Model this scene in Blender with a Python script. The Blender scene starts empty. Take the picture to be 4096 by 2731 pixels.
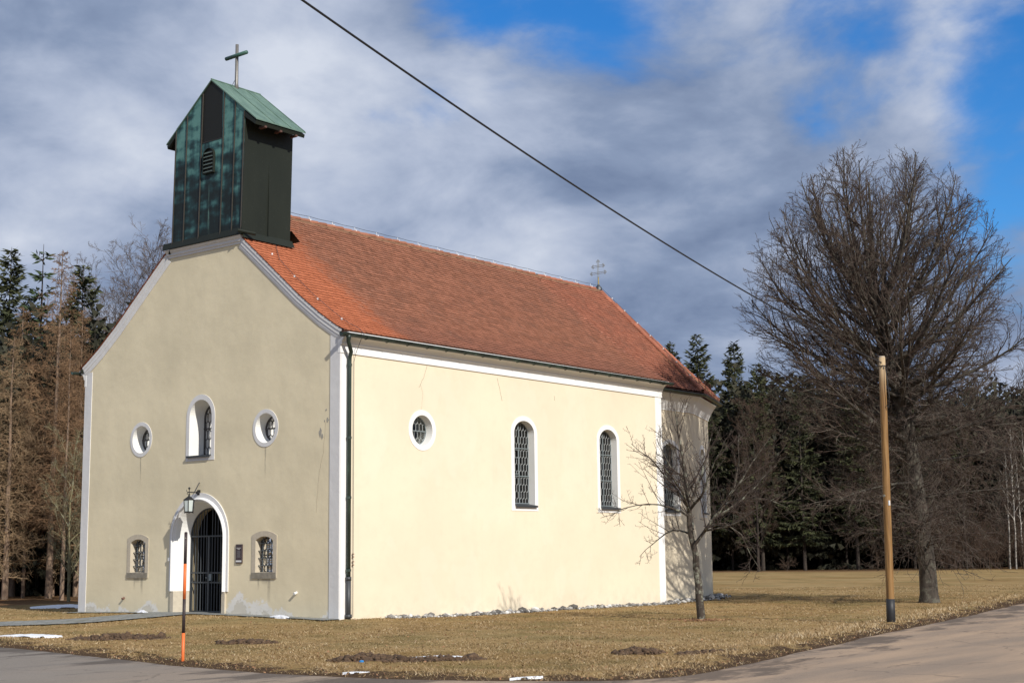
import bpy, bmesh, math, random
import numpy as np
from mathutils import Vector, Matrix
from mathutils.geometry import tessellate_polygon

# ------------------------------------------------------------------ camera, sky, sun, exposure
SC = bpy.context.scene
COL = SC.collection
CAM = (36.4465, -25.2189, 1.55)
YAW, PITCH, ROLL = 0.6722, 0.1468, -0.012
cd = bpy.data.cameras.new("camera"); cam = bpy.data.objects.new("camera", cd); COL.objects.link(cam)
cd.lens = 50.01; cd.sensor_width = 36.0; cd.sensor_fit = 'HORIZONTAL'; cd.clip_start = 0.1; cd.clip_end = 4000
_f = Vector((-math.sin(YAW)*math.cos(PITCH), math.cos(YAW)*math.cos(PITCH), math.sin(PITCH)))
_r = Vector((math.cos(YAW), math.sin(YAW), 0)); _u = _r.cross(_f)
_r2 = _r*math.cos(ROLL) + _u*math.sin(ROLL); _u2 = -_r*math.sin(ROLL) + _u*math.cos(ROLL)
_m = Matrix((_r2, _u2, -_f)).transposed().to_4x4(); _m.translation = Vector(CAM)
cam.matrix_world = _m
SC.camera = cam

SUN_EL, SUN_AZ = math.radians(33.0), math.radians(-18.5)     # azimuth measured from +x towards +y
SDIR = Vector((math.cos(SUN_EL)*math.cos(SUN_AZ), math.cos(SUN_EL)*math.sin(SUN_AZ), math.sin(SUN_EL)))
sl = bpy.data.lights.new("sun", 'SUN'); sl.energy = 4.6; sl.angle = math.radians(0.53); sl.color = (1.0, 0.945, 0.86)
so = bpy.data.objects.new("sun", sl); COL.objects.link(so)
so.rotation_euler = SDIR.to_track_quat('Z', 'Y').to_euler(); so.location = (60, -40, 60)

SC.view_settings.view_transform = 'Standard'
try: SC.view_settings.look = 'None'
except Exception: pass
SC.view_settings.exposure = 0.0; SC.view_settings.gamma = 1.0

def build_world():
    w = bpy.data.worlds.new("World"); SC.world = w; w.use_nodes = True
    nt = w.node_tree; N = nt.nodes; L = nt.links
    for n in list(N): N.remove(n)
    def nd(t, **k):
        n = N.new(t)
        for a, b in k.items(): setattr(n, a, b)
        return n
    def mth(op, a, b=None, c=None):
        n = nd('ShaderNodeMath', operation=op)
        for i, v in enumerate((a, b, c)):
            if v is None: continue
            if isinstance(v, (int, float)): n.inputs[i].default_value = v
            else: L.new(v, n.inputs[i])
        return n.outputs[0]
    def vm(op, a, b):
        n = nd('ShaderNodeVectorMath', operation=op)
        for i, v in enumerate((a, b)):
            if isinstance(v, tuple): n.inputs[i].default_value = v
            else: L.new(v, n.inputs[i])
        return n
    out = nd('ShaderNodeOutputWorld'); bg = nd('ShaderNodeBackground')
    sky = nd('ShaderNodeTexSky', sky_type='NISHITA'); sky.sun_disc = False
    sky.sun_elevation = SUN_EL; sky.sun_rotation = math.atan2(SDIR.x, SDIR.y)
    sky.air_density = 1.0; sky.dust_density = 0.6; sky.ozone_density = 2.2
    tc = nd('ShaderNodeTexCoord'); d = tc.outputs['Generated']
    sep = nd('ShaderNodeSeparateXYZ'); L.new(d, sep.inputs[0])
    zz = mth('ADD', mth('MAXIMUM', sep.outputs[2], 0.0), 0.34)
    px = mth('DIVIDE', sep.outputs[0], zz); py = mth('DIVIDE', sep.outputs[1], zz)
    cb = nd('ShaderNodeCombineXYZ'); L.new(px, cb.inputs[0]); L.new(py, cb.inputs[1])
    p = cb.outputs[0]
    def noise(scale, det, rough, off, dist=0.0, vec=None):
        mp = nd('ShaderNodeMapping'); mp.inputs['Location'].default_value = off; L.new(vec or p, mp.inputs['Vector'])
        n = nd('ShaderNodeTexNoise'); n.inputs['Scale'].default_value = scale; n.inputs['Detail'].default_value = det
        n.inputs['Roughness'].default_value = rough; n.inputs['Distortion'].default_value = dist
        L.new(mp.outputs[0], n.inputs['Vector']); return n.outputs[0]
    def bump(direction, tight):
        # smooth lobe round one direction of the sky
        dv = Vector(direction).normalized()
        dot = vm('DOT_PRODUCT', vm('NORMALIZE', d, d).outputs[0], tuple(dv)).outputs['Value']
        return mth('POWER', 2.718281828, mth('MULTIPLY', mth('SUBTRACT', dot, 1.0), tight))
    n1 = noise(3.6, 11, 0.55, (3.1, 1.7, 0), 0.3)
    n2 = noise(2.4, 5, 0.48, (8.2, 5.0, 0), 0.2)
    n3 = noise(7.0, 9, 0.56, (1.0, 9.0, 0), 0.25)
    # gaps of open blue sky
    cov = mth('ADD', mth('MULTIPLY', mth('SUBTRACT', n1, 0.5), 3.0), 0.80)
    for dr, ti, am in GAPS: cov = mth('SUBTRACT', cov, mth('MULTIPLY', bump(dr, ti), am))
    cov = mth('ADD', cov, mth('MULTIPLY', mth('SUBTRACT', n3, 0.5), 0.5))
    ms = nd('ShaderNodeMapRange', interpolation_type='SMOOTHERSTEP'); L.new(cov, ms.inputs[0])
    ms.inputs[1].default_value = -0.12; ms.inputs[2].default_value = 0.80
    # brightness of the cloud itself
    br = mth('ADD', mth('MULTIPLY', mth('SUBTRACT', n2, 0.5), 1.6), mth('MULTIPLY', mth('SUBTRACT', n1, 0.5), 1.3))
    br = mth('ADD', mth('ADD', br, mth('MULTIPLY', mth('SUBTRACT', n3, 0.5), 0.85)), 0.50)
    for dr, ti, am in LIGHTS: br = mth('ADD', br, mth('MULTIPLY', bump(dr, ti), am))
    cr = nd('ShaderNodeValToRGB'); L.new(br, cr.inputs[0])
    e = cr.color_ramp.elements
    e[0].position = 0.0; e[0].color = (0.135, 0.19, 0.32, 1)
    e[1].position = 1.0; e[1].color = (0.66, 0.71, 0.815, 1)
    k = cr.color_ramp.elements.new(0.35); k.color = (0.255, 0.325, 0.475, 1)
    k = cr.color_ramp.elements.new(0.65); k.color = (0.44, 0.505, 0.65, 1)
    # the sky texture is physically bright: bring the clouds to the same units
    up = nd('ShaderNodeVectorMath', operation='SCALE'); L.new(cr.outputs[0], up.inputs[0]); up.inputs[3].default_value = 1.0/SKY
    sat = nd('ShaderNodeHueSaturation'); L.new(sky.outputs[0], sat.inputs['Color']); sat.inputs['Saturation'].default_value = 1.35
    sat.inputs['Value'].default_value = 1.0
    mix = nd('ShaderNodeMix', data_type='RGBA'); L.new(ms.outputs[0], mix.inputs[0])
    tint = nd('ShaderNodeMix', data_type='RGBA', blend_type='MULTIPLY'); tint.inputs[0].default_value = 1.0; L.new(sat.outputs[0], tint.inputs[6]); tint.inputs[7].default_value = (0.85, 1.36, 1.75, 1)
    L.new(tint.outputs[2], mix.inputs[6]); L.new(up.outputs[0], mix.inputs[7])
    L.new(mix.outputs[2], bg.inputs[0]); bg.inputs[1].default_value = SKY
    L.new(bg.outputs[0], out.inputs[0])
SKY = 0.085
GAPS = [((-0.590, 0.722, 0.385), 700, 0.85), ((-0.53, 0.765, 0.375), 900, 0.75), ((-0.293, 0.896, 0.333), 350, 0.60), ((-0.318, 0.911, 0.258), 800, 0.65),
        ((-0.680, 0.674, 0.289), 2600, 0.42), ((-0.655, 0.695, 0.300), 2200, 0.42), ((-0.63, 0.715, 0.303), 3000, 0.30), ((-0.61, 0.735, 0.31), 1500, 0.45), ((-0.41, 0.863, 0.295), 900, 0.05), ((-0.73, 0.66, 0.16), 40, -0.6), ((-0.38, 0.88, 0.31), 40, 0.28), ((-0.80, 0.48, 0.35), 100, -0.45), ((-0.495, 0.853, 0.168), 100, -0.7)]
LIGHTS = [((-0.76, 0.60, 0.28), 14, 0.13), ((-0.686, 0.682, 0.255), 500, 0.20), ((-0.57, 0.755, 0.323), 700, 0.12), ((-0.735, 0.60, 0.32), 300, -0.16), ((-0.769, 0.559, 0.311), 120, -0.02), ((-0.73, 0.64, 0.22), 300, 0.15),
          ((-0.495, 0.853, 0.168), 130, -0.34), ((-0.36, 0.90, 0.23), 250, -0.10)]
build_world()

# ------------------------------------------------------------------ helpers
RNG = np.random.default_rng(7)
random.seed(11)

def tag(o, label=None, cat=None, group=None, kind=None):
    if label: o['label'] = label
    if cat: o['category'] = cat
    if group: o['group'] = group
    if kind: o['kind'] = kind
    return o

def empty(name, loc=(0, 0, 0), label=None, cat=None, group=None, rz=0.0):
    o = bpy.data.objects.new(name, None); COL.objects.link(o); o.location = loc; o.rotation_euler = (0, 0, rz)
    o.empty_display_size = 0.2
    return tag(o, label, cat, group)

def np_mesh(name, V, F, mats=None, smooth=False, attrs=None, mat_idx=None):
    """V (n,3); F: list of (m,k) index arrays, k = 3 or 4"""
    me = bpy.data.meshes.new(name)
    V = np.asarray(V, dtype=np.float32)
    if isinstance(F, np.ndarray): F = [F]
    F = [np.asarray(f, dtype=np.int32) for f in F if len(f)]
    nl = sum(f.size for f in F); npol = sum(len(f) for f in F)
    me.vertices.add(len(V)); me.vertices.foreach_set('co', V.ravel())
    me.loops.add(nl); me.polygons.add(npol)
    me.loops.foreach_set('vertex_index', np.concatenate([f.ravel() for f in F]))
    st = []; tot = []; c = 0
    for f in F:
        k = f.shape[1]; st.append(c + np.arange(len(f))*k); tot.append(np.full(len(f), k)); c += f.size
    me.polygons.foreach_set('loop_start', np.concatenate(st).astype(np.int32))
    me.polygons.foreach_set('loop_total', np.concatenate(tot).astype(np.int32))
    if smooth: me.polygons.foreach_set('use_smooth', np.ones(npol, dtype=bool))
    if mat_idx is not None: me.polygons.foreach_set('material_index', np.asarray(mat_idx, dtype=np.int32))
    me.update(calc_edges=True); me.validate()
    for n, (dom, vals) in (attrs or {}).items():
        a = me.attributes.new(n, 'FLOAT', dom); a.data.foreach_set('value', np.asarray(vals, dtype=np.float32))
    for m in (mats or []): me.materials.append(m)
    return me

def link(name, me, parent=None, loc=None):
    o = bpy.data.objects.new(name, me); COL.objects.link(o)
    if parent is not None: o.parent = parent
    if loc is not None: o.location = loc
    return o

class MB:
    """collects boxes, prisms, tubes and lathes, then links them as one mesh object"""
    def __init__(s): s.v = []; s.f = []
    def add(s, vs, fs):
        b = len(s.v); s.v += [tuple(map(float, p)) for p in vs]; s.f += [tuple(b+i for i in f) for f in fs]
    def box(s, x0, x1, y0, y1, z0, z1):
        s.add([(x0,y0,z0),(x1,y0,z0),(x1,y1,z0),(x0,y1,z0),(x0,y0,z1),(x1,y0,z1),(x1,y1,z1),(x0,y1,z1)],
              [(0,3,2,1),(4,5,6,7),(0,1,5,4),(1,2,6,5),(2,3,7,6),(3,0,4,7)])
    def prism(s, poly, fn, d0, d1):
        """poly: 2-D outline, fn(u,v,d) -> 3-D; closed solid between depth d0 and d1"""
        n = len(poly); A = [fn(u, v, d0) for u, v in poly]; B = [fn(u, v, d1) for u, v in poly]
        fs = [tuple(range(n))[::-1], tuple(range(n, 2*n))] + [(i, (i+1) % n, n+(i+1) % n, n+i) for i in range(n)]
        s.add(A+B, fs)
    def tube(s, pts, r, n=8, cap=True):
        pts = [Vector(p) for p in pts]; rs = r if isinstance(r, (list, tuple)) else [r]*len(pts)
        T = [(pts[min(i+1, len(pts)-1)]-pts[max(i-1, 0)]).normalized() for i in range(len(pts))]
        a = Vector((0,0,1)) if abs(T[0].z) < .9 else Vector((1,0,0)); vs = []
        u = T[0].cross(a).normalized()
        for p, t, rr in zip(pts, T, rs):
            u = (u - t*u.dot(t)).normalized(); w = t.cross(u)
            for k in range(n):
                an = 2*math.pi*k/n; vs.append(p + (u*math.cos(an)+w*math.sin(an))*rr)
        fs = []
        for i in range(len(pts)-1):
            for k in range(n): fs.append((i*n+k, i*n+(k+1) % n, (i+1)*n+(k+1) % n, (i+1)*n+k))
        if cap: fs += [tuple(range(n))[::-1], tuple((len(pts)-1)*n+k for k in range(n))]
        s.add(vs, fs)
    def lathe(s, prof, centre, n=16):
        cx, cy, cz = centre; vs = []
        for r, z in prof:
            for k in range(n):
                a = 2*math.pi*k/n; vs.append((cx+r*math.cos(a), cy+r*math.sin(a), cz+z))
        fs = [(i*n+k, i*n+(k+1) % n, (i+1)*n+(k+1) % n, (i+1)*n+k) for i in range(len(prof)-1) for k in range(n)]
        fs += [tuple(range(n))[::-1], tuple((len(prof)-1)*n+k for k in range(n))]
        s.add(vs, fs)
    def strip(s, A, B, closed=False):
        """quads between two matching point rows"""
        n = len(A); m = n if closed else n-1
        s.add(list(A)+list(B), [(i, (i+1) % n, n+(i+1) % n, n+i) for i in range(m)])
    def build(s, name, mat, parent=None, smooth=False, fix=True):
        me = bpy.data.meshes.new(name); me.from_pydata(s.v, [], s.f); me.update()
        if fix:
            bm = bmesh.new(); bm.from_mesh(me); bmesh.ops.recalc_face_normals(bm, faces=bm.faces); bm.to_mesh(me); bm.free()
        if mat: me.materials.append(mat)
        if smooth:
            for p in me.polygons: p.use_smooth = True
        return link(name, me, parent)

def build_split(mb, name, mat_, parent, smooth=False):
    """one object per connected piece"""
    par = list(range(len(mb.v)))
    def find(a):
        while par[a] != a: par[a] = par[par[a]]; a = par[a]
        return a
    for f in mb.f:
        r = find(f[0])
        for i in f[1:]: par[find(i)] = r
    groups = {}
    for f in mb.f: groups.setdefault(find(f[0]), []).append(f)
    for fs in groups.values():
        ids = sorted({i for f in fs for i in f}); ix = {i: k for k, i in enumerate(ids)}
        p = MB(); p.v = [mb.v[i] for i in ids]; p.f = [tuple(ix[i] for i in f) for f in fs]; p.build(name, mat_, parent, smooth)

def poly_fill(mb, outer, holes, fn):
    """flat wall with holes; fn maps (u,v) to 3-D"""
    loops = [[Vector((u, v, 0)) for u, v in outer]] + [[Vector((u, v, 0)) for u, v in h] for h in holes]
    tris = tessellate_polygon(loops)
    flat = [p for l in loops for p in l]
    mb.add([fn(p.x, p.y) for p in flat], [tuple(t) for t in tris])

# ------------------------------------------------------------------ materials
def mat(name):
    m = bpy.data.materials.new(name); m.use_nodes = True
    nt = m.node_tree; b = nt.nodes['Principled BSDF']
    return m, nt, b
class NB:
    """small node builder"""
    def __init__(s, nt): s.nt = nt; s.N = nt.nodes; s.L = nt.links; s.tc = None
    def n(s, t, **k):
        x = s.N.new(t)
        for a, b in k.items(): setattr(x, a, b)
        return x
    def set(s, sock, v):
        if isinstance(v, (int, float)): sock.default_value = v
        elif isinstance(v, tuple): sock.default_value = v if len(v) == len(sock.default_value) else tuple(v)+(1,)
        else: s.L.new(v, sock)
    def obj(s):
        if s.tc is None: s.tc = s.n('ShaderNodeTexCoord')
        return s.tc.outputs['Object']
    def mapv(s, scale=(1, 1, 1), loc=(0, 0, 0), rot=(0, 0, 0), vec=None):
        m = s.n('ShaderNodeMapping'); m.inputs['Scale'].default_value = scale; m.inputs['Location'].default_value = loc
        m.inputs['Rotation'].default_value = rot
        s.L.new(vec or s.obj(), m.inputs['Vector']); return m.outputs[0]
    def noise(s, scale, det=4, rough=.55, vec=None, dist=0):
        x = s.n('ShaderNodeTexNoise'); x.inputs['Scale'].default_value = scale; x.inputs['Detail'].default_value = det
        x.inputs['Roughness'].default_value = rough; x.inputs['Distortion'].default_value = dist
        s.L.new(vec or s.obj(), x.inputs['Vector']); return x.outputs[0]
    def ramp(s, fac, stops):
        r = s.n('ShaderNodeValToRGB'); s.L.new(fac, r.inputs[0]); e = r.color_ramp.elements
        while len(e) < len(stops): e.new(0.5)
        for el, (p, c) in zip(e, stops): el.position = p; el.color = c if len(c) == 4 else tuple(c)+(1,)
        return r.outputs[0]
    def rng(s, fac, a, b, c=0., d=1.):
        r = s.n('ShaderNodeMapRange', interpolation_type='SMOOTHSTEP'); s.L.new(fac, r.inputs[0])
        for i, v in enumerate((a, b, c, d)): r.inputs[i+1].default_value = v
        return r.outputs[0]
    def mix(s, fac, a, b, mode='MIX'):
        m = s.n('ShaderNodeMix', data_type='RGBA', blend_type=mode)
        s.set(m.inputs[0], fac); s.set(m.inputs[6], a); s.set(m.inputs[7], b); return m.outputs[2]
    def math(s, op, a, b=0.0, clamp=False):
        m = s.n('ShaderNodeMath', operation=op, use_clamp=clamp); s.set(m.inputs[0], a); s.set(m.inputs[1], b); return m.outputs[0]
    def attr(s, name):
        a = s.n('ShaderNodeAttribute'); a.attribute_name = name; return a.outputs['Fac']
    def sep(s, vec=None):
        x = s.n('ShaderNodeSeparateXYZ'); s.L.new(vec or s.obj(), x.inputs[0]); return x.outputs
    def bump(s, h, strength=.3, dist=.02):
        b = s.n('ShaderNodeBump'); b.inputs['Strength'].default_value = strength; b.inputs['Distance'].default_value = dist
        s.L.new(h, b.inputs['Height']); return b.outputs[0]

def plain(name, col, rough=.7, metal=0., var=.12, scale=6., bump=0., bscale=60.):
    m, nt, b = mat(name); k = NB(nt)
    c = k.mix(k.noise(scale, 5), tuple(x*(1-var) for x in col), tuple(min(1, x*(1+var)) for x in col))
    nt.links.new(c, b.inputs['Base Color']); b.inputs['Roughness'].default_value = rough; b.inputs['Metallic'].default_value = metal
    if bump: nt.links.new(k.bump(k.noise(bscale, 4), bump, .01), b.inputs['Normal'])
    return m

def plaster(name, col, base_damage=False, relief=1.0):
    m, nt, b = mat(name); k = NB(nt)
    big = k.noise(.45, 5, .6); fine = k.noise(3.5, 6, .6)
    c = k.mix(k.rng(big, .3, .7), tuple(x*(.90 if base_damage else .96) for x in col), tuple(min(1, x*(1.06 if base_damage else 1.03)) for x in col))
    c = k.mix(k.math('MULTIPLY', k.rng(fine, .48, .75), .25), c, tuple(x*.86 for x in col))
    # rain streaks, stretched vertically
    st = k.noise(1.0, 4, .6, k.mapv((5, 5, .35)))
    c = k.mix(k.math('MULTIPLY', k.rng(st, .55, .8), .16), c, tuple(x*.78 for x in col))
    und = k.noise(1.5, 4, .55); grain = k.noise(45, 3, .6); mid = k.noise(7.5, 4, .6)
    h = k.math('ADD', k.math('MULTIPLY', und, 1.0), k.math('ADD', k.math('MULTIPLY', grain, .035), k.math('MULTIPLY', mid, .10)))
    if base_damage:
        z = k.sep()[2]
        jag = k.noise(.75, 2, .5, k.mapv((1, 1, .6), (4.3, 0, 0))); jag2 = k.noise(4.2, 7, .70)
        lvl = k.math('SUBTRACT', k.math('ADD', k.math('MULTIPLY', jag, 2.3), k.math('MULTIPLY', jag2, .95)), 1.46)
        d = k.math('SUBTRACT', lvl, z)
        pale = k.rng(d, -.02, .07)
        c = k.mix(pale, c, (.78, .76, .71))
        fl = k.rng(k.math('SUBTRACT', d, k.math('MULTIPLY', k.noise(3.2, 5, .6), .5)), -.06, -.03)
        c = k.mix(k.math('MULTIPLY', fl, .8), c, (.60, .56, .47))
        h = k.math('SUBTRACT', h, k.math('MULTIPLY', fl, .22))
        xx = k.sep()[0]; wv = k.math('MULTIPLY', k.math('SUBTRACT', k.noise(2.5, 4), .5), .10)
        def drip(x0, w, z0, z1):
            a = k.rng(k.math('ABSOLUTE', k.math('SUBTRACT', k.math('ADD', xx, wv), x0)), w, w*.3)
            return k.math('MULTIPLY', a, k.math('MULTIPLY', k.rng(z, z0, z0+(z1-z0)*.8), k.rng(z, z1+.01, z1-.01)))
        ds = None
        for q in ((2.76, .035, 3.45, 4.36), (8.04, .035, 3.35, 4.36), (2.60, .05, .55, .955), (2.95, .07, .40, .955), (7.85, .05, .60, .955), (8.25, .08, .20, .955), (8.1, .2, .75, .955), (2.7, .22, .78, .955)):
            ds = drip(*q) if ds is None else k.math('MAXIMUM', ds, drip(*q))
        c = k.mix(k.math('MULTIPLY', ds, k.math('MULTIPLY', k.noise(6, 4, .7), .95)), c, (.22, .20, .16))
        damp = k.rng(z, .55, .0); c = k.mix(k.math('MULTIPLY', damp, .22), c, (.55, .50, .38))
    else:
        z = k.sep()[2]; spl = k.math('MULTIPLY', k.rng(z, .75, -.1), k.rng(k.noise(2.6, 6, .7), .38, .70))
        c = k.mix(k.math('MULTIPLY', spl, .30), c, (.50, .43, .31))
        pt = k.rng(k.noise(.6, 3, .5, k.mapv((1, 1.3, 1), (5, 2, 1))), .56, .60); c = k.mix(k.math('MULTIPLY', pt, .05), c, (.9, .88, .8))
    nt.links.new(c, b.inputs['Base Color']); b.inputs['Roughness'].default_value = .93
    b.inputs['Specular IOR Level'].default_value = .2
    nt.links.new(k.bump(h, .55*relief, .05), b.inputs['Normal'])
    return m

M = {}
CREAM = (.765, .672, .512)
M['plaster_front'] = plaster('cream plaster worn at the base', (.76, .672, .475), True, .55)
M['plaster'] = plaster('cream plaster', CREAM, False, .45)
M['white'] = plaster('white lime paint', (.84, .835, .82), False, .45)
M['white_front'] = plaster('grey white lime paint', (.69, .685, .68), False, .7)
M['reveal'] = plaster('white reveal plaster', (.80, .80, .77), False, .3)
M['stone'] = plain('tuff stone', (.52, .46, .36), .9, 0, .22, 9, .5, 70)
M['iron'] = plain('painted iron', (.055, .062, .068), .5, .3, .2, 20)
M['iron_light'] = plain('grey painted iron', (.20, .235, .245), .5, .2, .15, 20)
M['lead'] = plain('lead came', (.34, .36, .36), .55, .2, .15, 30)
M['lead_dark'] = plain('dark lead came', (.09, .085, .085), .6, .2, .15, 30)
M['dark_inside'] = plain('dark interior shade', (.05, .045, .04), .95)  # unlit gloom of the interior put into the colour of reveals and porch
M['grille'] = plain('blue grey grille iron', (.115, .135, .145), .55, .2, .2, 20)
M['stone_dark'] = plain('blackened sill stone', (.25, .225, .18), .9, 0, .55, 11, .5, 70)
M['rust'] = plain('rusty pipe', (.16, .08, .06), .8)
M['gold'] = plain('gilded iron', (.55, .42, .16), .35, .7, .15, 30)
M['zinc'] = plain('weathered zinc rod', (.34, .33, .27), .5, .6, .2, 30)
M['wire'] = plain('black cable', (.012, .012, .013), .6)
M['mortar'] = plain('ridge mortar', (.20, .105, .06), .95, 0, .35, 12, .5, 40)
M['porcelain'] = plain('white holder', (.75, .75, .74), .4)
M['snow'] = plain('old snow', (.70, .72, .76), .6, 0, .06, 8, .4, 18)
M['plaque'] = plain('plaque brown', (.055, .035, .038), .45)
M['plaque_edge'] = plain('plaque edge', (.16, .14, .14), .4)
M['text_light'] = plain('pale lettering', (.55, .54, .53), .6)
M['text_grey'] = plain('grey lettering', (.20, .19, .20), .6)
M['blue'] = plain('blue plastic', (.03, .25, .62), .4)
M['orange'] = plain('orange reflective paint', (.76, .16, .035), .5, 0, .12, 20)
M['black_paint'] = plain('black paint', (.035, .022, .022), .55, 0, .3, 20)
M['sleeve'] = plain('black sleeve', (.018, .019, .022), .55)
M['frost'] = plain('frosted lamp glass', (.50, .56, .55), .35)

def glass():
    m, nt, b = mat('old window glass'); k = NB(nt)
    nt.nodes.remove(b)
    tr = k.n('ShaderNodeBsdfTransparent'); tr.inputs[0].default_value = (.70, .72, .71, 1)
    gl = k.n('ShaderNodeBsdfGlossy'); gl.inputs['Roughness'].default_value = .06; gl.inputs['Color'].default_value = (.9, .9, .9, 1)
    nt.links.new(k.bump(k.noise(9, 2), .25, .02), gl.inputs['Normal'])
    mx = k.n('ShaderNodeMixShader'); fr = k.n('ShaderNodeFresnel'); fr.inputs[0].default_value = 1.5
    nt.links.new(fr.outputs[0], mx.inputs[0]); nt.links.new(tr.outputs[0], mx.inputs[1]); nt.links.new(gl.outputs[0], mx.inputs[2])
    nt.links.new(mx.outputs[0], nt.nodes['Material Output'].inputs[0]); return m
M['glass'] = glass()

def tile_mat():
    m, nt, b = mat('beaver tail clay tiles'); k = NB(nt)
    o = k.sep(); y = o[1]; z = o[2]
    rnd = k.attr('rnd')
    wob = k.math('MULTIPLY', k.math('SUBTRACT', k.noise(.9, 5, .65), .5), 1.5)
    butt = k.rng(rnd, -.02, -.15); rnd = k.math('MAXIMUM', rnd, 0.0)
    wob2 = k.math('MULTIPLY', k.math('SUBTRACT', rnd, .5), .55)
    yy = k.math('ADD', y, k.math('ADD', wob, wob2))
    # young orange tiles next to the gable, weathered brown in the middle, redder ones over the choir
    old = k.rng(yy, 1.75, 2.85)
    choir = k.rng(yy, 13.8, 16.2)
    c_new = k.mix(rnd, (.385, .112, .046), (.485, .150, .068))
    c_old = k.mix(rnd, (.225, .086, .046), (.355, .142, .083))
    c_ch = k.mix(rnd, (.275, .090, .049), (.385, .136, .078))
    c = k.mix(old, c_new, c_old); c = k.mix(choir, c, c_ch)
    dirt = k.noise(1.6, 6, .65, k.mapv((1, .8, 1.3)))
    c = k.mix(k.math('MULTIPLY', k.math('MULTIPLY', k.rng(dirt, .42, .72), old), .5), c, (.155, .072, .046))
    lich = k.rng(k.noise(14, 3, .7), .62, .74)
    c = k.mix(k.math('MULTIPLY', k.math('MULTIPLY', lich, old), .55), c, (.42, .36, .30))
    low = k.rng(z, 8.4, 7.1); c = k.mix(k.math('MULTIPLY', k.math('MULTIPLY', low, old), .30), c, (.20, .07, .05))
    c = k.mix(k.math('MULTIPLY', butt, .62), c, (.06, .028, .016))      # butt ends painted darker to deepen the shade between tile rows
    nt.links.new(c, b.inputs['Base Color']); b.inputs['Roughness'].default_value = .85
    nt.links.new(k.bump(k.noise(30, 4), .25, .01), b.inputs['Normal']); return m
M['tile'] = tile_mat()
M['deck'] = plain('dark roof deck', (.10, .04, .025), .9)

def copper_front():
    m, nt, b = mat('patinated copper front'); k = NB(nt)
    o = k.sep(); z = o[2]; x = o[0]
    band = k.noise(1.0, 4, .5, k.mapv((1.7, 1, 3.4)))
    run = k.noise(1.0, 4, .55, k.mapv((6, 1, 1.0), (3, 0, 1)))
    cell = k.noise(1.0, 2, .5, k.mapv((1.5, 1, .9), (7, 0, 2)))
    hi = k.rng(z, 11.0, 14.2)
    a = k.math('ADD', k.math('ADD', k.math('MULTIPLY', band, 1.05), k.math('MULTIPLY', run, .45)), k.math('ADD', k.math('MULTIPLY', hi, .30), k.math('MULTIPLY', cell, .25)))
    f = k.rng(a, .78, 1.25)
    # the middle sheet above the louvre was renewed and is still bare brown
    mid = k.math('MULTIPLY', k.math('MULTIPLY', k.rng(x, 5.255, 5.275), k.rng(x, 6.21, 6.19)), k.rng(z, 13.08, 13.10))
    streak = k.rng(k.math('ADD', k.noise(1.0, 4, .6, k.mapv((8, 1, .5), (1.5, 0, .3))), k.math('MULTIPLY', k.rng(k.math('ABSOLUTE', k.math('SUBTRACT', x, 5.68)), .22, .0), .2)), .72, .86)
    c = k.ramp(f, [(0, (.011, .018, .018)), (.35, (.018, .048, .052)), (.7, (.048, .130, .128)), (1, (.110, .25, .225))])
    c = k.mix(k.math('MULTIPLY', k.math('MULTIPLY', streak, k.rng(z, 12.0, 11.2)), .8), c, (.24, .44, .36))
    c = k.mix(mid, c, (.012, .012, .009))
    nt.links.new(c, b.inputs['Base Color']); b.inputs['Roughness'].default_value = .58; b.inputs['Metallic'].default_value = .05; b.inputs['Specular IOR Level'].default_value = .3
    nt.links.new(k.bump(k.noise(2.2, 3), .3, .03), b.inputs['Normal']); return m
M['copper_front'] = copper_front()
def copper_side():
    m, nt, b = mat('brown oxidised copper'); k = NB(nt)
    c = k.mix(k.noise(1.2, 5, .6, k.mapv((1, 1, .4))), (.010, .0135, .0105), (.022, .026, .019))
    c = k.mix(k.math('MULTIPLY', k.rng(k.noise(26, 3, .7), .66, .72), .4), c, (.10, .11, .10))
    nt.links.new(c, b.inputs['Base Color']); b.inputs['Roughness'].default_value = .55; b.inputs['Metallic'].default_value = .0; b.inputs['Specular IOR Level'].default_value = .22
    nt.links.new(k.bump(k.noise(1.6, 3), .25, .03), b.inputs['Normal']); return m
M['copper_side'] = copper_side()
def copper_roof():
    m, nt, b = mat('green copper roof'); k = NB(nt)
    c = k.ramp(k.noise(1.8, 6, .65, k.mapv((1, 2.2, .6))), [(.25, (.065, .115, .092)), (.55, (.115, .19, .15)), (.8, (.18, .265, .21))])
    nt.links.new(c, b.inputs['Base Color']); b.inputs['Roughness'].default_value = .6
    nt.links.new(k.bump(k.noise(3, 3), .2, .02), b.inputs['Normal']); return m
M['copper_roof'] = copper_roof()
def copper_pipe():
    m, nt, b = mat('dark gutter copper'); k = NB(nt)
    c = k.ramp(k.noise(1.0, 5, .6, k.mapv((6, 3, .8))), [(.35, (.022, .030, .026)), (.6, (.045, .068, .058)), (.78, (.10, .17, .13))])
    nt.links.new(c, b.inputs['Base Color']); b.inputs['Roughness'].default_value = .42; b.inputs['Metallic'].default_value = .35
    return m
M['copper_pipe'] = copper_pipe()

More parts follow.
